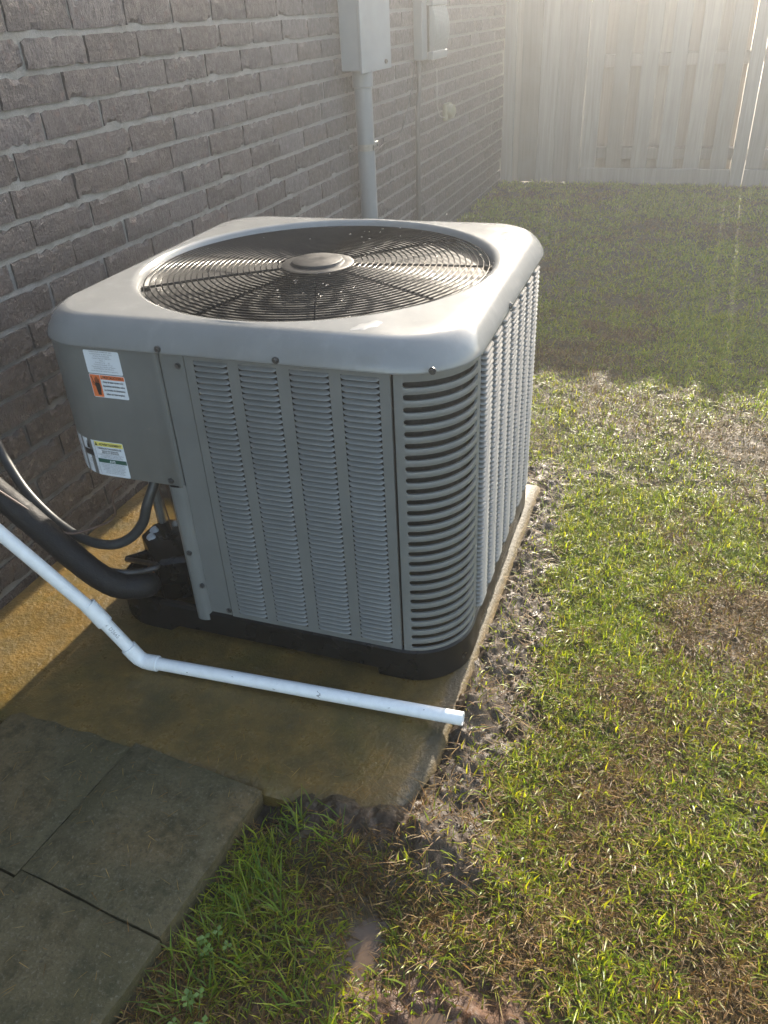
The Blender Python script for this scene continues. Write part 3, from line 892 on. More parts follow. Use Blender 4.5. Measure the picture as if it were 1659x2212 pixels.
# lid
LCX, LCY, LR = .390, .414, .372
def build_lid():
    n = 176; mb = MB()
    OV = .0135; rl = RC + OV
    def outer(theta, inset):
        h = S / 2 + OV - inset; r = max(.02, rl - inset * .75); cx, cy = math.cos(theta), math.sin(theta)
        t = min(h / max(1e-9, abs(cx)), h / max(1e-9, abs(cy))); x, y = t * cx, t * cy
        c = h - r
        if abs(x) > c and abs(y) > c:
            sx, sy = math.copysign(c, x), math.copysign(c, y)
            b = cx * sx + cy * sy; t = b + math.sqrt(max(0, b * b - (sx * sx + sy * sy - r * r))); x, y = t * cx, t * cy
        return X0 + S / 2 + x, S / 2 + y
    th = [2 * math.pi * (i + .5) / n for i in range(n)]
    L = []
    for r, z in ((LR - .016, ZT - .062), (LR - .014, ZT - .030), (LR - .011, ZT - .016), (LR - .0065, ZT - .006), (LR - .001, ZT - .0012), (LR + .005, ZT), (LR + .010, ZT - .0002)):
        L.append([(LCX + r * math.cos(t), LCY + r * math.sin(t), z) for t in th])
    inner = L[-1]
    edge = [outer(t, .044) for t in th]
    for f in (.33, .66): L.append([(inner[i][0] * (1 - f) + edge[i][0] * f, inner[i][1] * (1 - f) + edge[i][1] * f, ZT - .0004 - .0006 * f) for i in range(n)])
    for ins, z in ((.044, ZT - .0012), (.040, ZT - .0018), (.033, ZT - .0046), (.0245, ZT - .0104), (.0165, ZT - .0182), (.0095, ZT - .0275), (.004, ZT - .0370), (.001, ZT - .0450), (0, ZT - .0500), (0, ZL + .004), (.0005, ZL + .0012), (.002, ZL), (.006, ZL + .001)):
        L.append([(*outer(t, ins), z) for t in th])
    mb.loops(L)
    o = mb.build("lid", LIDP, ac, 70)
    for p in ((.266, -.0135, .676), (.492, -.0135, .675), (.7605, -.0135, .681)): screw(p, (0, -1, 0), o)
    screw((XR + .0135, .33, .677), (1, 0, 0), o)
    return o
lid = build_lid()

def build_grille():
    zg = ZT - .013
    def dome(r): return zg + .009 * (1 - (r / LR) ** 2)
    mb = MB(); n = 96
    for k in range(24):
        r = .083 + k * (.356 - .083) / 23
        mb.tube([(LCX + r * math.cos(2 * math.pi * i / n), LCY + r * math.sin(2 * math.pi * i / n), dome(r)) for i in range(n + 1)], .0016, 6, smooth=False, caps=False)
    g = mb.build("fan_grille", GRILLE, ac, 80)
    for k in range(9):
        a = R(12 + 40 * k)
        mb = MB(); mb.tube([(LCX + r * math.cos(a), LCY + r * math.sin(a), dome(r) - .0042) for r in np.linspace(.06, LR - .012, 8)], .0027, 6, smooth=False); mb.build("grille_spoke", GRILLE, g, 80)
        mb = MB(); c = np.array((LCX + (LR - .018) * math.cos(a), LCY + (LR - .018) * math.sin(a))); mb.box((c[0] - .008, c[1] - .006, zg - .010), (c[0] + .008, c[1] + .006, zg - .002), 0, .001); mb.build("grille_clip", DARK, g)
    mb = MB(); m_ = 48
    L = [[(LCX + r * math.cos(2 * math.pi * i / m_), LCY + r * math.sin(2 * math.pi * i / m_), z) for i in range(m_)] for r, z in ((.077, zg + .001), (.076, zg + .0085), (.072, zg + .0100), (.057, zg + .0105), (.0545, zg + .0125), (.053, zg + .0158), (.049, zg + .0170))]
    mb.loops(L, 0, True, True, True); mb.build("grille_hub", simple("dark_hub_plastic", (.012, .012, .012), .42, .2, 60, spec=.3), g, 35)
    # orifice, fan and motor below
    mb = MB(); m_ = 64
    L = [[(LCX + r * math.cos(2 * math.pi * i / m_), LCY + r * math.sin(2 * math.pi * i / m_), z) for i in range(m_)] for r, z in ((LR - .0165, ZT - .061), (LR - .019, ZT - .10), (LR - .012, ZT - .20))]
    mb.loops(L[::-1]); mb.build("fan_shroud", SHADE_BLACK, ac, 60)
    fan = MB(); fan.cyl((LCX, LCY, .50), (LCX, LCY, .66), .075, n=24); fo = fan.build("fan_motor", DARK, ac, 40)
    for k in range(3):
        mb = MB(); a0 = R(120 * k + 50); V = []; na, nr = 8, 5
        for i in range(nr + 1):
            r = .07 + .235 * i / nr
            for j in range(na + 1):
                a = a0 + R(75) * (j / na - .5) * (.75 + .25 * i / nr); V.append((LCX + r * math.cos(a), LCY + r * math.sin(a), .61 + .07 * (j / na - .5)))
        F = [(i * (na + 1) + j, i * (na + 1) + j + 1, (i + 1) * (na + 1) + j + 1, (i + 1) * (na + 1) + j) for i in range(nr) for j in range(na)]
        mb.add(V, F); V2 = [(x, y, z - .002) for x, y, z in V]; mb.add(V2, [f[::-1] for f in F]); mb.build("fan_blade", simple("dull_fan_metal", (.015, .015, .015), .4, .2, 30), fo, 60)
    # black floor standing in for the shade inside
    mb = MB(); mb.box((.06, .06, .46), (.74, .74, .47)); mb.build("interior_floor", SHADE_BLACK, ac)
    # water droplets on the wires
    mb = MB()
    import bmesh
    bm = bmesh.new(); bmesh.ops.create_icosphere(bm, subdivisions=1, radius=1.0); iv = [v.co.copy() for v in bm.verts]; fv = [tuple(v.index for v in f.verts) for f in bm.faces]; bm.free()
    for k in range(90):
        rr_ = .083 + random.randrange(24) * (.356 - .083) / 23; a = random.uniform(-math.pi * .62, math.pi * .5) if k > 25 else random.uniform(0, 6.28)
        rad = random.choice((.0016, .002, .0026, .0032)); c = Vector((LCX + rr_ * math.cos(a), LCY + rr_ * math.sin(a), dome(rr_) + .0018))
        mb.add([tuple(c + Vector((v.x * rad, v.y * rad, v.z * rad * .8))) for v in iv], fv)
    mb.build("water_droplets", DROP, ac, 180, kind="stuff")
build_grille()

# dried water marks on the lid, as thin films of water
def film(name, cx, cy, rx, ry, rot, seed, z):
    mb = MB(); n = 26; P = []
    for i in range(n):
        a = 2 * math.pi * i / n; r = .65 + .6 * float(vnoise(np.array(2.2 * math.cos(a) + 9), np.array(2.2 * math.sin(a) + seed * 3.1), seed))
        x, y = rx * r * math.cos(a), ry * r * math.sin(a); P.append((cx + x * math.cos(rot) - y * math.sin(rot), cy + x * math.sin(rot) + y * math.cos(rot)))
    c = np.mean(P, 0)
    L = [[(p[0], p[1], z) for p in P], [(c[0] + (p[0] - c[0]) * .8, c[1] + (p[1] - c[1]) * .8, z + .0008) for p in P]]
    mb.loops(L, 0, True, False, True); mb.build(name, LWATER, ac, 60)
LWATER = mat_water("water_film", (.30, .30, .29), .17)
film("water_puddle", .627, .062, .016, .030, -.6, 3, ZT - .0008)
film("water_puddle", .735, .690, .020, .035, .4, 5, ZT - .0010)
film("water_puddle", .742, .640, .008, .012, .2, 6, ZT - .0010)

# ------------------------------------------------------------------ pipes and wires
def pvc():
    t = thing("drain_pipe", "white plastic drain pipe with an elbow lying on the brown slab", "pipe")
    end = np.array((.836, -.079, .0215)); elb = np.array((.146, -.121, .0165)); r = .0134
    far = pix(-70, 1092, 1.455); cp = pix(208, 1326, 1.615)
    elb2 = elb
    u = (cp - elb2) / np.linalg.norm(cp - elb2); v = (end - elb) / np.linalg.norm(end - elb)
    mb = MB()
    # open-ended horizontal run
    A = elb + v * .03
    def ringpts(c, d, rr, n=20):
        d = Vector(d).normalized(); a = d.orthogonal().normalized(); b = d.cross(a); c = Vector(c)
        return [tuple(c + rr * (math.cos(2 * math.pi * i / n) * a + math.sin(2 * math.pi * i / n) * b)) for i in range(n)]
    mb.loops([ringpts(A, v, r), ringpts(end, v, r), ringpts(end, v, r * .84), ringpts(end - v * .15, v, r * .84)], 0, True)
    mb.build("pipe", PVC, t, 40)
    mb = MB(); mb.cyl(elb + u * .03, cp, r, n=20); mb.build("pipe", PVC, t, 40)
    mb = MB(); mb.cyl(cp, far, r, n=20); mb.build("pipe", PVC, t, 40)
    mb = MB(); rr = .0167; k0 = u; ctr = elb
    path = [elb + u * .042, elb + u * .020, elb + u * .008 + v * .001, elb + v * .008 + u * .001, elb + v * .020, elb + v * .040]
    rad = [rr, rr, rr * .97, rr * .97, rr, rr]
    L = [ringpts(path[0], u, r * .98)] + [ringpts(p, (u if i < 2 else (u - v if i in (2, 3) else -v)), q) for i, (p, q) in enumerate(zip(path, rad))] + [ringpts(path[-1], -v, r * .98)]
    # ring phases are aligned by a common reference direction
    def ring2(c, d, q, n=20):
        d = Vector(d).normalized(); ref = Vector(np.cross(u, v)).normalized(); b = d.cross(ref).normalized(); c = Vector(c)
        return [tuple(c + q * (math.cos(2 * math.pi * i / n) * ref + math.sin(2 * math.pi * i / n) * b)) for i in range(n)]
    dirs = [u, u, u * .75 - v * .25, u * .25 - v * .75, -v, -v]
    L = [ring2(path[0], dirs[0], r * .97)] + [ring2(p, d, q) for p, d, q in zip(path, dirs, rad)] + [ring2(path[-1], dirs[-1], r * .97)]
    mb.loops(L); mb.build("elbow", PVC, t, 45)
    mb = MB(); q0, q1 = cp - u * .027, cp + u * .027
    mb.loops([ringpts(q0, u, r * .97), ringpts(q0, u, .0167), ringpts(q1, u, .0167), ringpts(q1, u, r * .97)]); mb.build("coupling", PVC, t, 40)
    # dark crack and scuffs on the long run
    vv = Vector(v); cd = Vector(CP - (elb + v * .4)); sd = (cd - vv * cd.dot(vv)).normalized(); tg = vv.cross(sd).normalized(); mb = MB()
    for d, a0, a1, w_ in ((.405, -.2, .55, .0014), (.408, .3, .7, .0022), (.12, .5, .6, .003), (.22, -.1, 0, .002), (.55, .3, .42, .0025), (.31, .65, .75, .004), (.62, -.3, -.2, .002)):
        L = [[tuple(Vector(elb) + vv * (d + e + .004 * math.sin(9 * a)) + (sd * math.cos(a) + tg * math.sin(a)) * (r + .0003)) for e in (-w_ / 2, w_ / 2)] for a in np.linspace(a0, a1, 6)]
        mb.loops(L, 0, False)
    mb.build("crack_mark", simple("dark_scuff", (.06, .05, .04), .7, .3, 90), t, kind="stuff")
    # printed lettering on the rising piece
    V, F = text_tris("NSF-pw  D2665", .0105)
    cd = Vector(CP - (elb + u * .1)); uv = Vector(u); side = (cd - uv * cd.dot(uv)).normalized(); tang = uv.cross(side).normalized()
    mb = MB(); pts = []
    for x, y in V:
        a = (y - .004) / r; n_ = side * math.cos(a) + tang * math.sin(a); pts.append(Vector(elb) + uv * (.145 - x) + n_ * (r + .0003))
    V2 = [tuple(p) for p in pts]
    mb.add(V2, F); mb.build("printed_text", GINK, t)
pvc()

v0 = INS(.096, .115, .044)
mb = MB(); mb.tube([v0, pix(320, 1262, 1.735), pix(265, 1266, 1.70), pix(215, 1245, 1.68), pix(150, 1195, 1.665), pix(60, 1118, 1.65), pix(-70, 1012, 1.63)], .0275, 18, sub=10, wob=.03)
mb.build("insulated_line", FOAM, None, 60, label="thick black foam insulated refrigerant pipe curving to the valve", cat="pipe")
v1 = INS(.071, .112, .083)
mb = MB(); mb.tube([v1, pix(340, 1222, 1.71), pix(290, 1236, 1.70), pix(240, 1232, 1.70), pix(195, 1212, 1.71), pix(120, 1150, 1.70), pix(-60, 1005, 1.68)], .0062, 10, sub=10)
mb.build("liquid_line", BLKWIRE, None, 60, label="thin dark liquid refrigerant pipe above the thick foam pipe", cat="pipe")
wt = thing("electrical_whip", "dark grey flexible electrical conduit looping under the control box", "conduit")
mb = MB(); mb.tube([(.152, .055, .372), pix(318, 1090, 1.63), pix(308, 1130, 1.655), pix(280, 1163, 1.675), pix(237, 1177, 1.69), pix(180, 1164, 1.71), pix(120, 1125, 1.735), pix(60, 1065, 1.76), pix(18, 1003, 1.775), pix(-5, 960, 1.78), pix(-40, 880, 1.79)], .0107, 14, sub=8)
mb.build("conduit_hose", WHIP, wt, 60)
mb = MB(); mb.tube([pix(262, 1050, 1.66), pix(247, 1062, 1.67), pix(244, 1085, 1.68), pix(249, 1108, 1.69), pix(236, 1126, 1.70), pix(200, 1141, 1.68), pix(160, 1152, 1.665), pix(125, 1146, 1.655), pix(85, 1118, 1.64), pix(40, 1088, 1.625), pix(-50, 1030, 1.6)], .0028, 7, sub=8)
mb.build("thermostat_wire", BRWIRE, None, 60, label="thin brown control wire curling in front of the grey conduit", cat="wire")

# ------------------------------------------------------------------ things on the wall
def enclosure():
    t = thing("electrical_enclosure", "blue grey metal electrical box on the brick wall, unseen top lengthened to shade it", "electrical box", (XW, 2.24, .948))
    mb = MB(); mb.box((.002, 0, 0), (.083, .335, 1.5), 0, .003); mb.build("body", BOXP, t)  # height out of view lengthened so its shadow covers the wall
    mb = MB(); mb.box((.0835, -.006, -.010), (.0935, .338, 1.505), 0, .002); mb.build("cover", BOXP, t)
    mb = MB(); mb.cyl((.094, .262, .018), (.102, .262, .018), .009, n=12); mb.cyl((.102, .262, .018), (.106, .262, .018), .004, n=6); mb.build("latch_screw", SCREW, t, 40)
enclosure()
def service_conduit():
    X, Y = XW + .052, 2.335
    t = thing("service_conduit", "thick grey plastic conduit running down from the electrical box", "conduit", (X, Y, 0))
    mb = MB(); mb.cyl((0, 0, -.1), (0, 0, .95), .0365, n=28); mb.build("pipe", CONDUIT, t, 40)
    mb = MB(); mb.loops([[(r * math.cos(2 * math.pi * i / 28), r * math.sin(2 * math.pi * i / 28), z) for i in range(28)] for r, z in ((.0367, .884), (.0425, .886), (.043, .946))]); mb.build("coupling", CONDUIT, t, 40)
    mb = MB(); r = .0385
    L = [[(r * math.cos(a), r * math.sin(a), z) for a in np.linspace(-2.2, 1.2, 20)] for z in (.646, .672)]
    mb.loops(L, 0, False); mb.box((.010, .036, .644), (.030, .075, .674), 0, .002); mb.box((-.052, -.07, .646), (-.046, -.03, .672))
    s = mb.build("strap", simple("strap_steel", (.20, .20, .19), .35, .2, 60, metal=.7), t, 40)
    screw((.031, .055, .659), (1, 0, 0), s)
service_conduit()
mb = MB(); X, Y = XW + .030, 2.425
mb.tube([(X, Y, .955), (X + .004, Y, .80), (X, Y + .004, .66), (X + .003, Y, .40), (X, Y, -.08)], .0085, 10, sub=5)
mb.build("ground_wire_conduit", CONDUIT, None, 60, label="thin grey conduit right beside the thick service conduit", cat="conduit")

def telecom():
    t = thing("telecom_box", "grey plastic utility box with a ribbed curved cover on the brick wall", "utility box", (XW, 3.17, .928))
    mb = MB(); mb.box((.001, 0, 0), (.048, .345, .60), 0, .004); mb.build("body", TELE, t)
    mb = MB(); mb.box((.0485, .075, -.004), (.078, .335, .034), 0, .004); mb.build("cover_cap", TELE, t); mb = MB(); mb.box((.0485, .075, .225), (.078, .335, .262), 0, .004); mb.build("cover_cap", TELE, t)
    for i in range(8):
        mb = MB(); y = .084 + i * .032; L = []
        for k in range(9):
            f = k / 8; z = .034 + .191 * f; bul = .026 + .020 * math.sin(math.pi * f)
            L.append([(.049, y, z), (.049 + bul - .006, y, z), (.049 + bul, y + .003, z), (.049 + bul, y + .012, z), (.049 + bul - .006, y + .015, z), (.049, y + .0152, z)])
        mb.loops(L, 0, False); mb.build("cover_rib", TELE, t, 40)
    mb = MB(); mb.box((.0484, .078, .03), (.058, .332, .23)); mb.build("cover_back", DARK, t)  # black back stands in for the shade between the ribs
telecom()
mb = MB(); X = XW + .018
mb.tube([(X, 3.19, .935), (X + .003, 3.185, .80), (X + .002, 3.16, .70), (X + .003, 3.145, .45), (X + .002, 3.14, .2), (X, 3.14, -.05)], .0125, 10, sub=6)
mb.build("service_cable", simple("dark_grey_cable", (.035, .035, .036), .5, .15, 40), None, 60, label="dark vertical cable hanging down from the ribbed utility box", cat="cable")
mb = MB(); X = XW + .006
mb.tube([(X, 3.16, .90), (X, 3.10, .80), (X + .003, 3.00, .70), (X, 2.93, .64), (X, 2.86, .62), (X + .003, 2.72, .625), (X, 2.60, .61), (X, 2.46, .585)], .003, 6, sub=6)
mb.build("loose_wire", BLKWIRE, None, 60, label="thin loose black wire sagging across the bricks between conduit and cable", cat="wire")
def cap():
    t = thing("wall_cap", "small beige plastic cap low on the brick wall near the fence", "wall cap", (XW, 3.70, .60))
    mb = MB(); mb.box((.001, -.035, 0), (.028, .075, .088), 0, .006); mb.build("base", BEIGE, t)
    mb = MB(); L = [[(.0285 + d, .02 + w * math.cos(a), .046 + h * math.sin(a)) for a in np.linspace(0, 2 * math.pi, 20, endpoint=False)] for d, w, h in ((0, .05, .038), (.022, .045, .034), (.030, .03, .02))]
    mb.loops(L, 0, True, False, True); mb.build("dome", BEIGE, t, 40)
cap()
mb = MB(); X = XW + .005
mb.tube([(X, 3.55, .865), (X + .003, 3.545, .78), (X, 3.55, .70), (X + .003, 3.575, .655), (X, 3.62, .63), (X + .01, 3.66, .62)], .0026, 6, sub=6)
mb.build("thin_white_wire", simple("pale_wire", (.22, .22, .20), .5, .1, 40), None, 60, label="thin pale wire running down the bricks to the beige cap", cat="wire")

# ------------------------------------------------------------------ grass
def blade_mesh(name, x, y, z, h, wdt, lean, az, col, mat, curl=.6, tipcol=1.15, group=None, label=None):
    n = len(x); u = np.stack([np.cos(az), np.sin(az), 0 * az], -1); sd = np.stack([-np.sin(az + RNG.normal(0, .5, n)), np.cos(az), 0 * az], -1)
    P = np.stack([x, y, z], -1)
    c0 = np.cos(lean); s0 = np.sin(lean); c1 = np.cos(np.minimum(lean + curl, 2.2)); s1 = np.sin(np.minimum(lean + curl, 2.2))
    up = np.array((0, 0, 1.0))
    mid = P + (u * (s0 * h * .55)[:, None] + up * (c0 * h * .55)[:, None])
    tip = mid + (u * (s1 * h * .5)[:, None] + up * (c1 * h * .5)[:, None])
    hw = sd * (wdt / 2)[:, None]
    V = np.stack([P - hw, P + hw, mid - hw * .85, mid + hw * .85, tip], 1).reshape(-1, 3)
    b = np.arange(n, dtype=np.int32)[:, None] * 5
    T = np.concatenate([b + np.array([[0, 1, 3]]), b + np.array([[0, 3, 2]]), b + np.array([[2, 3, 4]])], 1).reshape(-1).astype(np.int32)
    me = bpy.data.meshes.new(name)
    me.vertices.add(len(V)); me.vertices.foreach_set("co", V.ravel())
    me.loops.add(len(T)); me.loops.foreach_set("vertex_index", T)
    me.polygons.add(len(T) // 3); me.polygons.foreach_set("loop_start", np.arange(0, len(T), 3, dtype=np.int32))
    me.polygons.foreach_set("use_smooth", np.ones(len(T) // 3, bool))
    me.update(calc_edges=True)
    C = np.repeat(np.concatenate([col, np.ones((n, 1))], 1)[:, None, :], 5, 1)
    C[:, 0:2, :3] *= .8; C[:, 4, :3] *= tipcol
    at = me.attributes.new("tint", 'FLOAT_COLOR', 'POINT'); at.data.foreach_set("color", C.reshape(-1).astype(np.float32))
    me.materials.append(mat)
    return link(name, me, kind="stuff", label=label)

def outside_slab(x, y):
    slab = (x < .828 - np.maximum(0, -.18 - y) * .28) & (y > -.335) & (y < .868) & (x > -.3)
    c, s = math.cos(R(5.2)), math.sin(R(5.2)); dx, dy = x - .5395, y + .328
    lx = c * dx - s * dy; ly = s * dx + c * dy
    pav = (lx < .004) & (ly < .01)
    return ~(slab | pav) & (x > XW + .01) & (y < 5.23)

GREEN = np.array([(0.141, 0.202, 0.013), (0.201, 0.244, 0.019), (0.106, 0.162, 0.014), (0.259, 0.262, 0.024), (0.165, 0.184, 0.021)])
BROWN = np.array([(0.191, 0.118, 0.043), (0.136, 0.081, 0.026), (0.245, 0.164, 0.065), (0.109, 0.059, 0.021), (0.177, 0.090, 0.029)])
def sample(n, x0, x1, y0, y1):
    x = RNG.uniform(x0, x1, n); y = RNG.uniform(y0, y1, n); k = outside_slab(x, y); return x[k], y[k]

def greenness(x, y):
    g = .63 + 1.9 * (fbm(x, y, 2.3, 4, 61) - .5) + 1.3 * (fbm(x, y, 9, 3, 63) - .5)
    g = g - .32 * np.clip((.86 - x) / .1, 0, 1) * np.clip((.05 - y) / .1, 0, 1)
    g = g + .06 * np.clip((y - 1.2) / 1.0, 0, 1) * np.clip((3.4 - y) / 1.0, 0, 1) + .10 * np.clip((y - 3.2), 0, 1)
    return g

def lawn():
    X, Y = [], []
    for n, a in ((330000, (.5, 1.62, -.80, .95)), (130000, (.3, 2.1, .95, 2.5)), (150000, (XW, 2.5, 2.5, 5.23)), (26000, (1.6, 3.4, -1.3, 3.0)), (8000, (2.4, 4.0, 2.5, 5.2))):
        k = n // 3; x, y = sample(k, *a); X.append(x); Y.append(y)
        # the rest grows in loose tufts
        tx, ty = RNG.uniform(a[0], a[1], k // 9), RNG.uniform(a[2], a[3], k // 9); i = RNG.integers(0, len(tx), 2 * k); sg = RNG.uniform(.006, .022, len(tx))[i]
        x = tx[i] + RNG.normal(0, 1, 2 * k) * sg; y = ty[i] + RNG.normal(0, 1, 2 * k) * sg; q = outside_slab(x, y); X.append(x[q]); Y.append(y[q])
    x = np.concatenate(X); y = np.concatenate(Y)
    m, r = soil_masks(x, y); g = greenness(x, y)
    u = RNG.random(len(x))
    pud = np.minimum(np.hypot((x - .795) / .036, (y + .492) / .052), np.hypot((x - 1.0) / .08, (y + .585) / .04))
    shy = .5 * np.clip((.84 - x) / .06, 0, 1) * np.clip((-.28 - y) / .04, 0, 1)      # thin, trodden grass beside the paving stones
    keep = (u > np.maximum(np.maximum(m, r) * .93, shy)) & (pud > .8) & outside_slab(x, y)
    x, y, m, r, g = x[keep], y[keep], m[keep], r[keep], g[keep]
    n = len(x); z = soil_height(x, y) - .003
    tall = .45 * np.clip(1.25 - np.hypot((x - .60) / .11, (y + .50) / .13), 0, 1) * (x < .78)
    isg = RNG.random(n) < np.clip(g + .5 * tall, .08, .93)
    far = np.clip((y - 1) / 3, 0, 1)
    # green blades
    k = isg; q = k.sum()
    col = GREEN[RNG.integers(0, 5, q)] * RNG.uniform(.7, 1.25, (q, 1)); yel = np.clip(.55 - g[k], 0, .5)[:, None]; col = col * (1 - yel) + np.array((.19, .17, .035)) * yel
    h = RNG.gamma(5, .0037, q).clip(.008, .046) * (1 + 1.0 * tall[k]) * (1 + .35 * far[k])
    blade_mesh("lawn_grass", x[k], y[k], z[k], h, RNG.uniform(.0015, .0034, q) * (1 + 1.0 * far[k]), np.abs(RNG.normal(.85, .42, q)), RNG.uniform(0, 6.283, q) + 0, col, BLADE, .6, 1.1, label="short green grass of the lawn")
    k = ~isg; q = k.sum()
    col = BROWN[RNG.integers(0, 5, q)] * RNG.uniform(.4, 1.1, (q, 1))
    h = RNG.uniform(.012, .034, q)
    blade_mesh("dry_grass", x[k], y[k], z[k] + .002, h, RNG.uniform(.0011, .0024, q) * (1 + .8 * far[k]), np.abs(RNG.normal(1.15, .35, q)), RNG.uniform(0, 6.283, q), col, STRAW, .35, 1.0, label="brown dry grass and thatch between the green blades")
    # straw lying on the mud
    x, y = sample(16000, .5, 1.25, -.75, 1.05); m, r = soil_masks(x, y); keep = (m > .3) & (RNG.random(len(x)) < .30) | (RNG.random(len(x)) < .10); x, y = x[keep], y[keep]; q = len(x)
    blade_mesh("dead_straw", x, y, soil_height(x, y) + .004, RNG.uniform(.012, .05, q), RNG.uniform(.0009, .0018, q), RNG.normal(1.45, .1, q), RNG.uniform(0, 6.283, q), BROWN[RNG.integers(0, 5, q)] * RNG.uniform(.6, 1.3, (q, 1)), STRAW, .12, 1.0, label="loose dead straw lying on the mud beside the slab")
    # clippings on the paving stones
    q = 260; lx = RNG.uniform(-.62, -.01, q); ly = RNG.uniform(-.55, -.005, q); c, s = math.cos(-R(5.2)), math.sin(-R(5.2))
    x = .5395 + c * lx - s * ly; y = -.328 + s * lx + c * ly
    blade_mesh("grass_clippings", x, y, np.full(q, .0085), RNG.uniform(.006, .026, q), RNG.uniform(.0006, .0012, q), RNG.normal(1.54, .02, q), RNG.uniform(0, 6.283, q), BROWN[RNG.integers(0, 5, q)] * RNG.uniform(.8, 1.4, (q, 1)), STRAW, .06, 1.0, label="dry grass clippings scattered on the paving stones")
    q = 170; x = RNG.uniform(.35, .80, q); y = -.30 + RNG.gamma(1.4, .035, q).clip(0, .26)
    blade_mesh("slab_clippings", x, y, np.full(q, .0035), RNG.uniform(.006, .03, q), RNG.uniform(.0006, .0013, q), RNG.normal(1.54, .02, q), RNG.uniform(0, 6.283, q), BROWN[RNG.integers(0, 5, q)] * RNG.uniform(.7, 1.5, (q, 1)), STRAW, .06, 1.0, label="dry grass clippings lying on the front of the brown slab")
    # long tufts hanging over the soil next to the paving stones
    cs = [(.575, -.47), (.60, -.52), (.625, -.46), (.585, -.56), (.66, -.50), (.69, -.37), (.645, -.60), (.60, -.64), (.575, -.68), (.70, -.54), (.735, -.62), (.56, -.61), (.80, -.66), (.625, -.375)]
    X, Y, A = [], [], []
    for cx, cy in cs:
        q = 24; X.append(RNG.normal(cx, .014, q)); Y.append(RNG.normal(cy, .014, q)); A.append(RNG.normal(2.6, 1.2, q))
    x, y, a = np.concatenate(X), np.concatenate(Y), np.concatenate(A); q = len(x)
    blade_mesh("grass_tufts", x, y, soil_height(x, y) - .002, RNG.uniform(.03, .075, q), RNG.uniform(.0018, .0032, q), np.abs(RNG.normal(.8, .3, q)), a, GREEN[RNG.integers(0, 5, q)] * RNG.uniform(.7, 1.2, (q, 1)) * np.array((.72, .88, .9)), BLADE, .6, 1.1, label="long green grass tufts beside the paving stones")
lawn()

def puddle(cx, cy, rx, ry, lab, z):
    mb = MB(); n = 40
    mb.add([(cx + rx * math.cos(2 * math.pi * i / n), cy + ry * math.sin(2 * math.pi * i / n), z) for i in range(n)], [tuple(range(n))])
    mb.build("puddle", PUDDLE, None, None, kind="structure", label=lab)
puddle(.795, -.492, .045, .065, "small muddy puddle in the grass below the pipe end", -.0475)
puddle(1.00, -.600, .11, .055, "muddy puddle at the bottom edge of the lawn", -.0495)

def clover(cx, cy, n, lab, z=None, spread=.03):
    mb = MB(); z0 = float(soil_height(np.array([cx]), np.array([cy]))[0]) if z is None else z
    for i in range(n):
        a = random.uniform(0, 6.28); r = spread * math.sqrt(random.random()); p = Vector((cx + r * math.cos(a), cy + r * math.sin(a), z0 + random.uniform(.02, .04)))
        mb.tube([(cx + r * .4 * math.cos(a), cy + r * .4 * math.sin(a), z0 - .004), tuple(p)], .0007, 5, smooth=False, mi=0)
        for k in range(3):
            b = a + k * 2.094; d = Vector((math.cos(b), math.sin(b), .15)); s = Vector((-math.sin(b), math.cos(b), 0)); L = random.uniform(.007, .011)
            mb.add([tuple(p), tuple(p + d * L * .55 + s * L * .42), tuple(p + d * L), tuple(p + d * L * .55 - s * L * .42)], [(0, 1, 2, 3)])
    mb.build("clover_plant", simple("clover_leaf_%d" % n, (.075, .135, .022), .5, .3, 60), None, None, label=lab, cat="weed", group="weeds beside the paving stones")
clover(.592, -.592, 6, "small clover weed at the edge of the lower paving stone joint", None, .024)
clover(.612, -.690, 7, "clover weed lowest along the paving stone edge", None, .030)

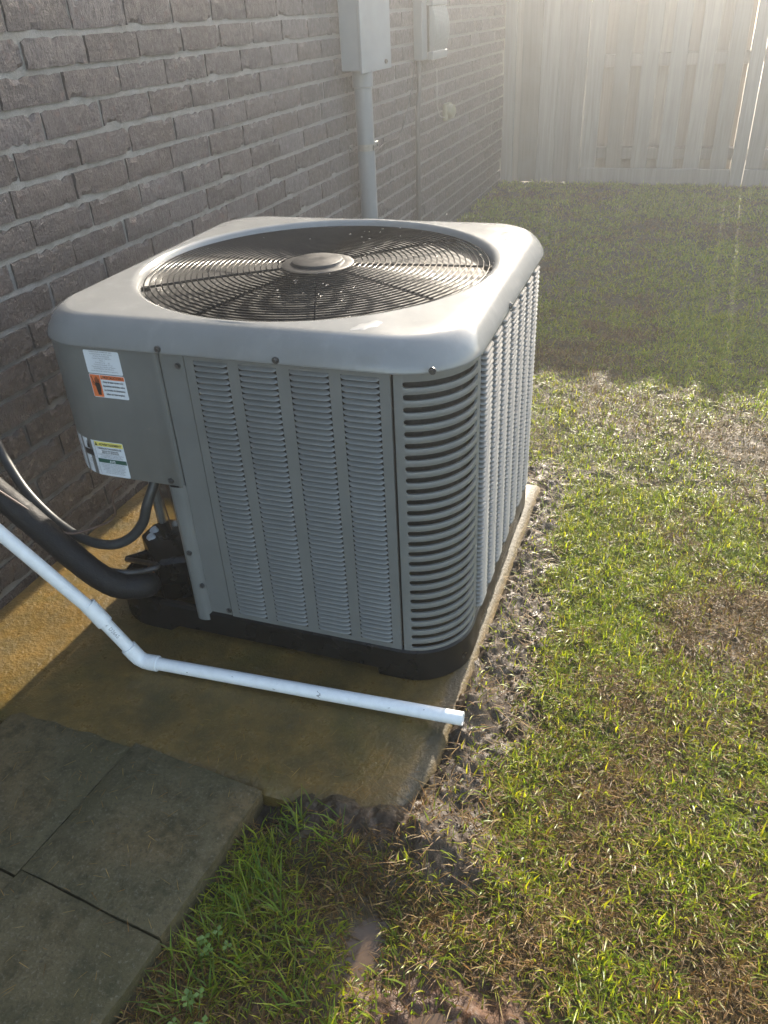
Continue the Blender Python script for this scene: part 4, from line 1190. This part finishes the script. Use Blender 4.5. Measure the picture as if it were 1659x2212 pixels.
# crumbs of wet soil on the mud
def crumbs():
    x, y = sample(60000, .5, 1.25, -.75, 1.05); m, r = soil_masks(x, y); k = (m > .35) & (RNG.random(len(x)) < .22); x, y = x[k], y[k]; n = len(x)
    z = soil_height(x, y); rad = RNG.gamma(2.2, .0011, n).clip(.0008, .006)
    base = np.array([(1, 0, -.4), (-.5, .87, -.4), (-.5, -.87, -.4), (.3, .5, .7), (.3, -.5, .75), (-.6, 0, .7)]); fs = [(0, 1, 3), (1, 5, 3), (1, 2, 5), (2, 4, 5), (2, 0, 4), (0, 3, 4), (3, 5, 4)]
    a = RNG.uniform(0, 6.283, n); c, s_ = np.cos(a)[:, None], np.sin(a)[:, None]
    B = base[None] * RNG.uniform(.6, 1.3, (n, 6, 3)); X = B[:, :, 0] * c - B[:, :, 1] * s_; Y = B[:, :, 0] * s_ + B[:, :, 1] * c
    V = np.stack([x[:, None] + X * rad[:, None], y[:, None] + Y * rad[:, None], z[:, None] + B[:, :, 2] * rad[:, None] * .8], -1).reshape(-1, 3)
    T = (np.arange(n)[:, None, None] * 6 + np.array(fs)[None]).reshape(-1).astype(np.int32)
    me = bpy.data.meshes.new("soil_crumbs"); me.vertices.add(len(V)); me.vertices.foreach_set("co", V.ravel()); me.loops.add(len(T)); me.loops.foreach_set("vertex_index", T)
    me.polygons.add(len(T) // 3); me.polygons.foreach_set("loop_start", np.arange(0, len(T), 3, dtype=np.int32)); me.update(calc_edges=True)
    me.materials.append(simple("wet_soil_crumb", (.050, .030, .017), .5, .5, 90, rvar=.2, spec=.25)); link("soil_crumbs", me, kind="stuff", label="crumbs of wet brown soil beside the slab")
crumbs()

# ------------------------------------------------------------------ added haze standing in for lens glare
mb = MB(); mb.box((-27, -17.5, -1.3), (27, 33, 3.0))
hz = NT("lens_veil_haze"); nt = hz.t; nt.nodes.remove(hz.b)
pv = nt.nodes.new("ShaderNodeVolumePrincipled"); pv.inputs['Color'].default_value = (.93, .95, .97, 1); pv.inputs['Density'].default_value = .024; pv.inputs['Anisotropy'].default_value = .82
nt.links.new(pv.outputs[0], nt.nodes["Material Output"].inputs['Volume'])
mb.build("haze", hz.mat, None, None, kind="stuff", label="added haze standing in for lens glare towards the sun")
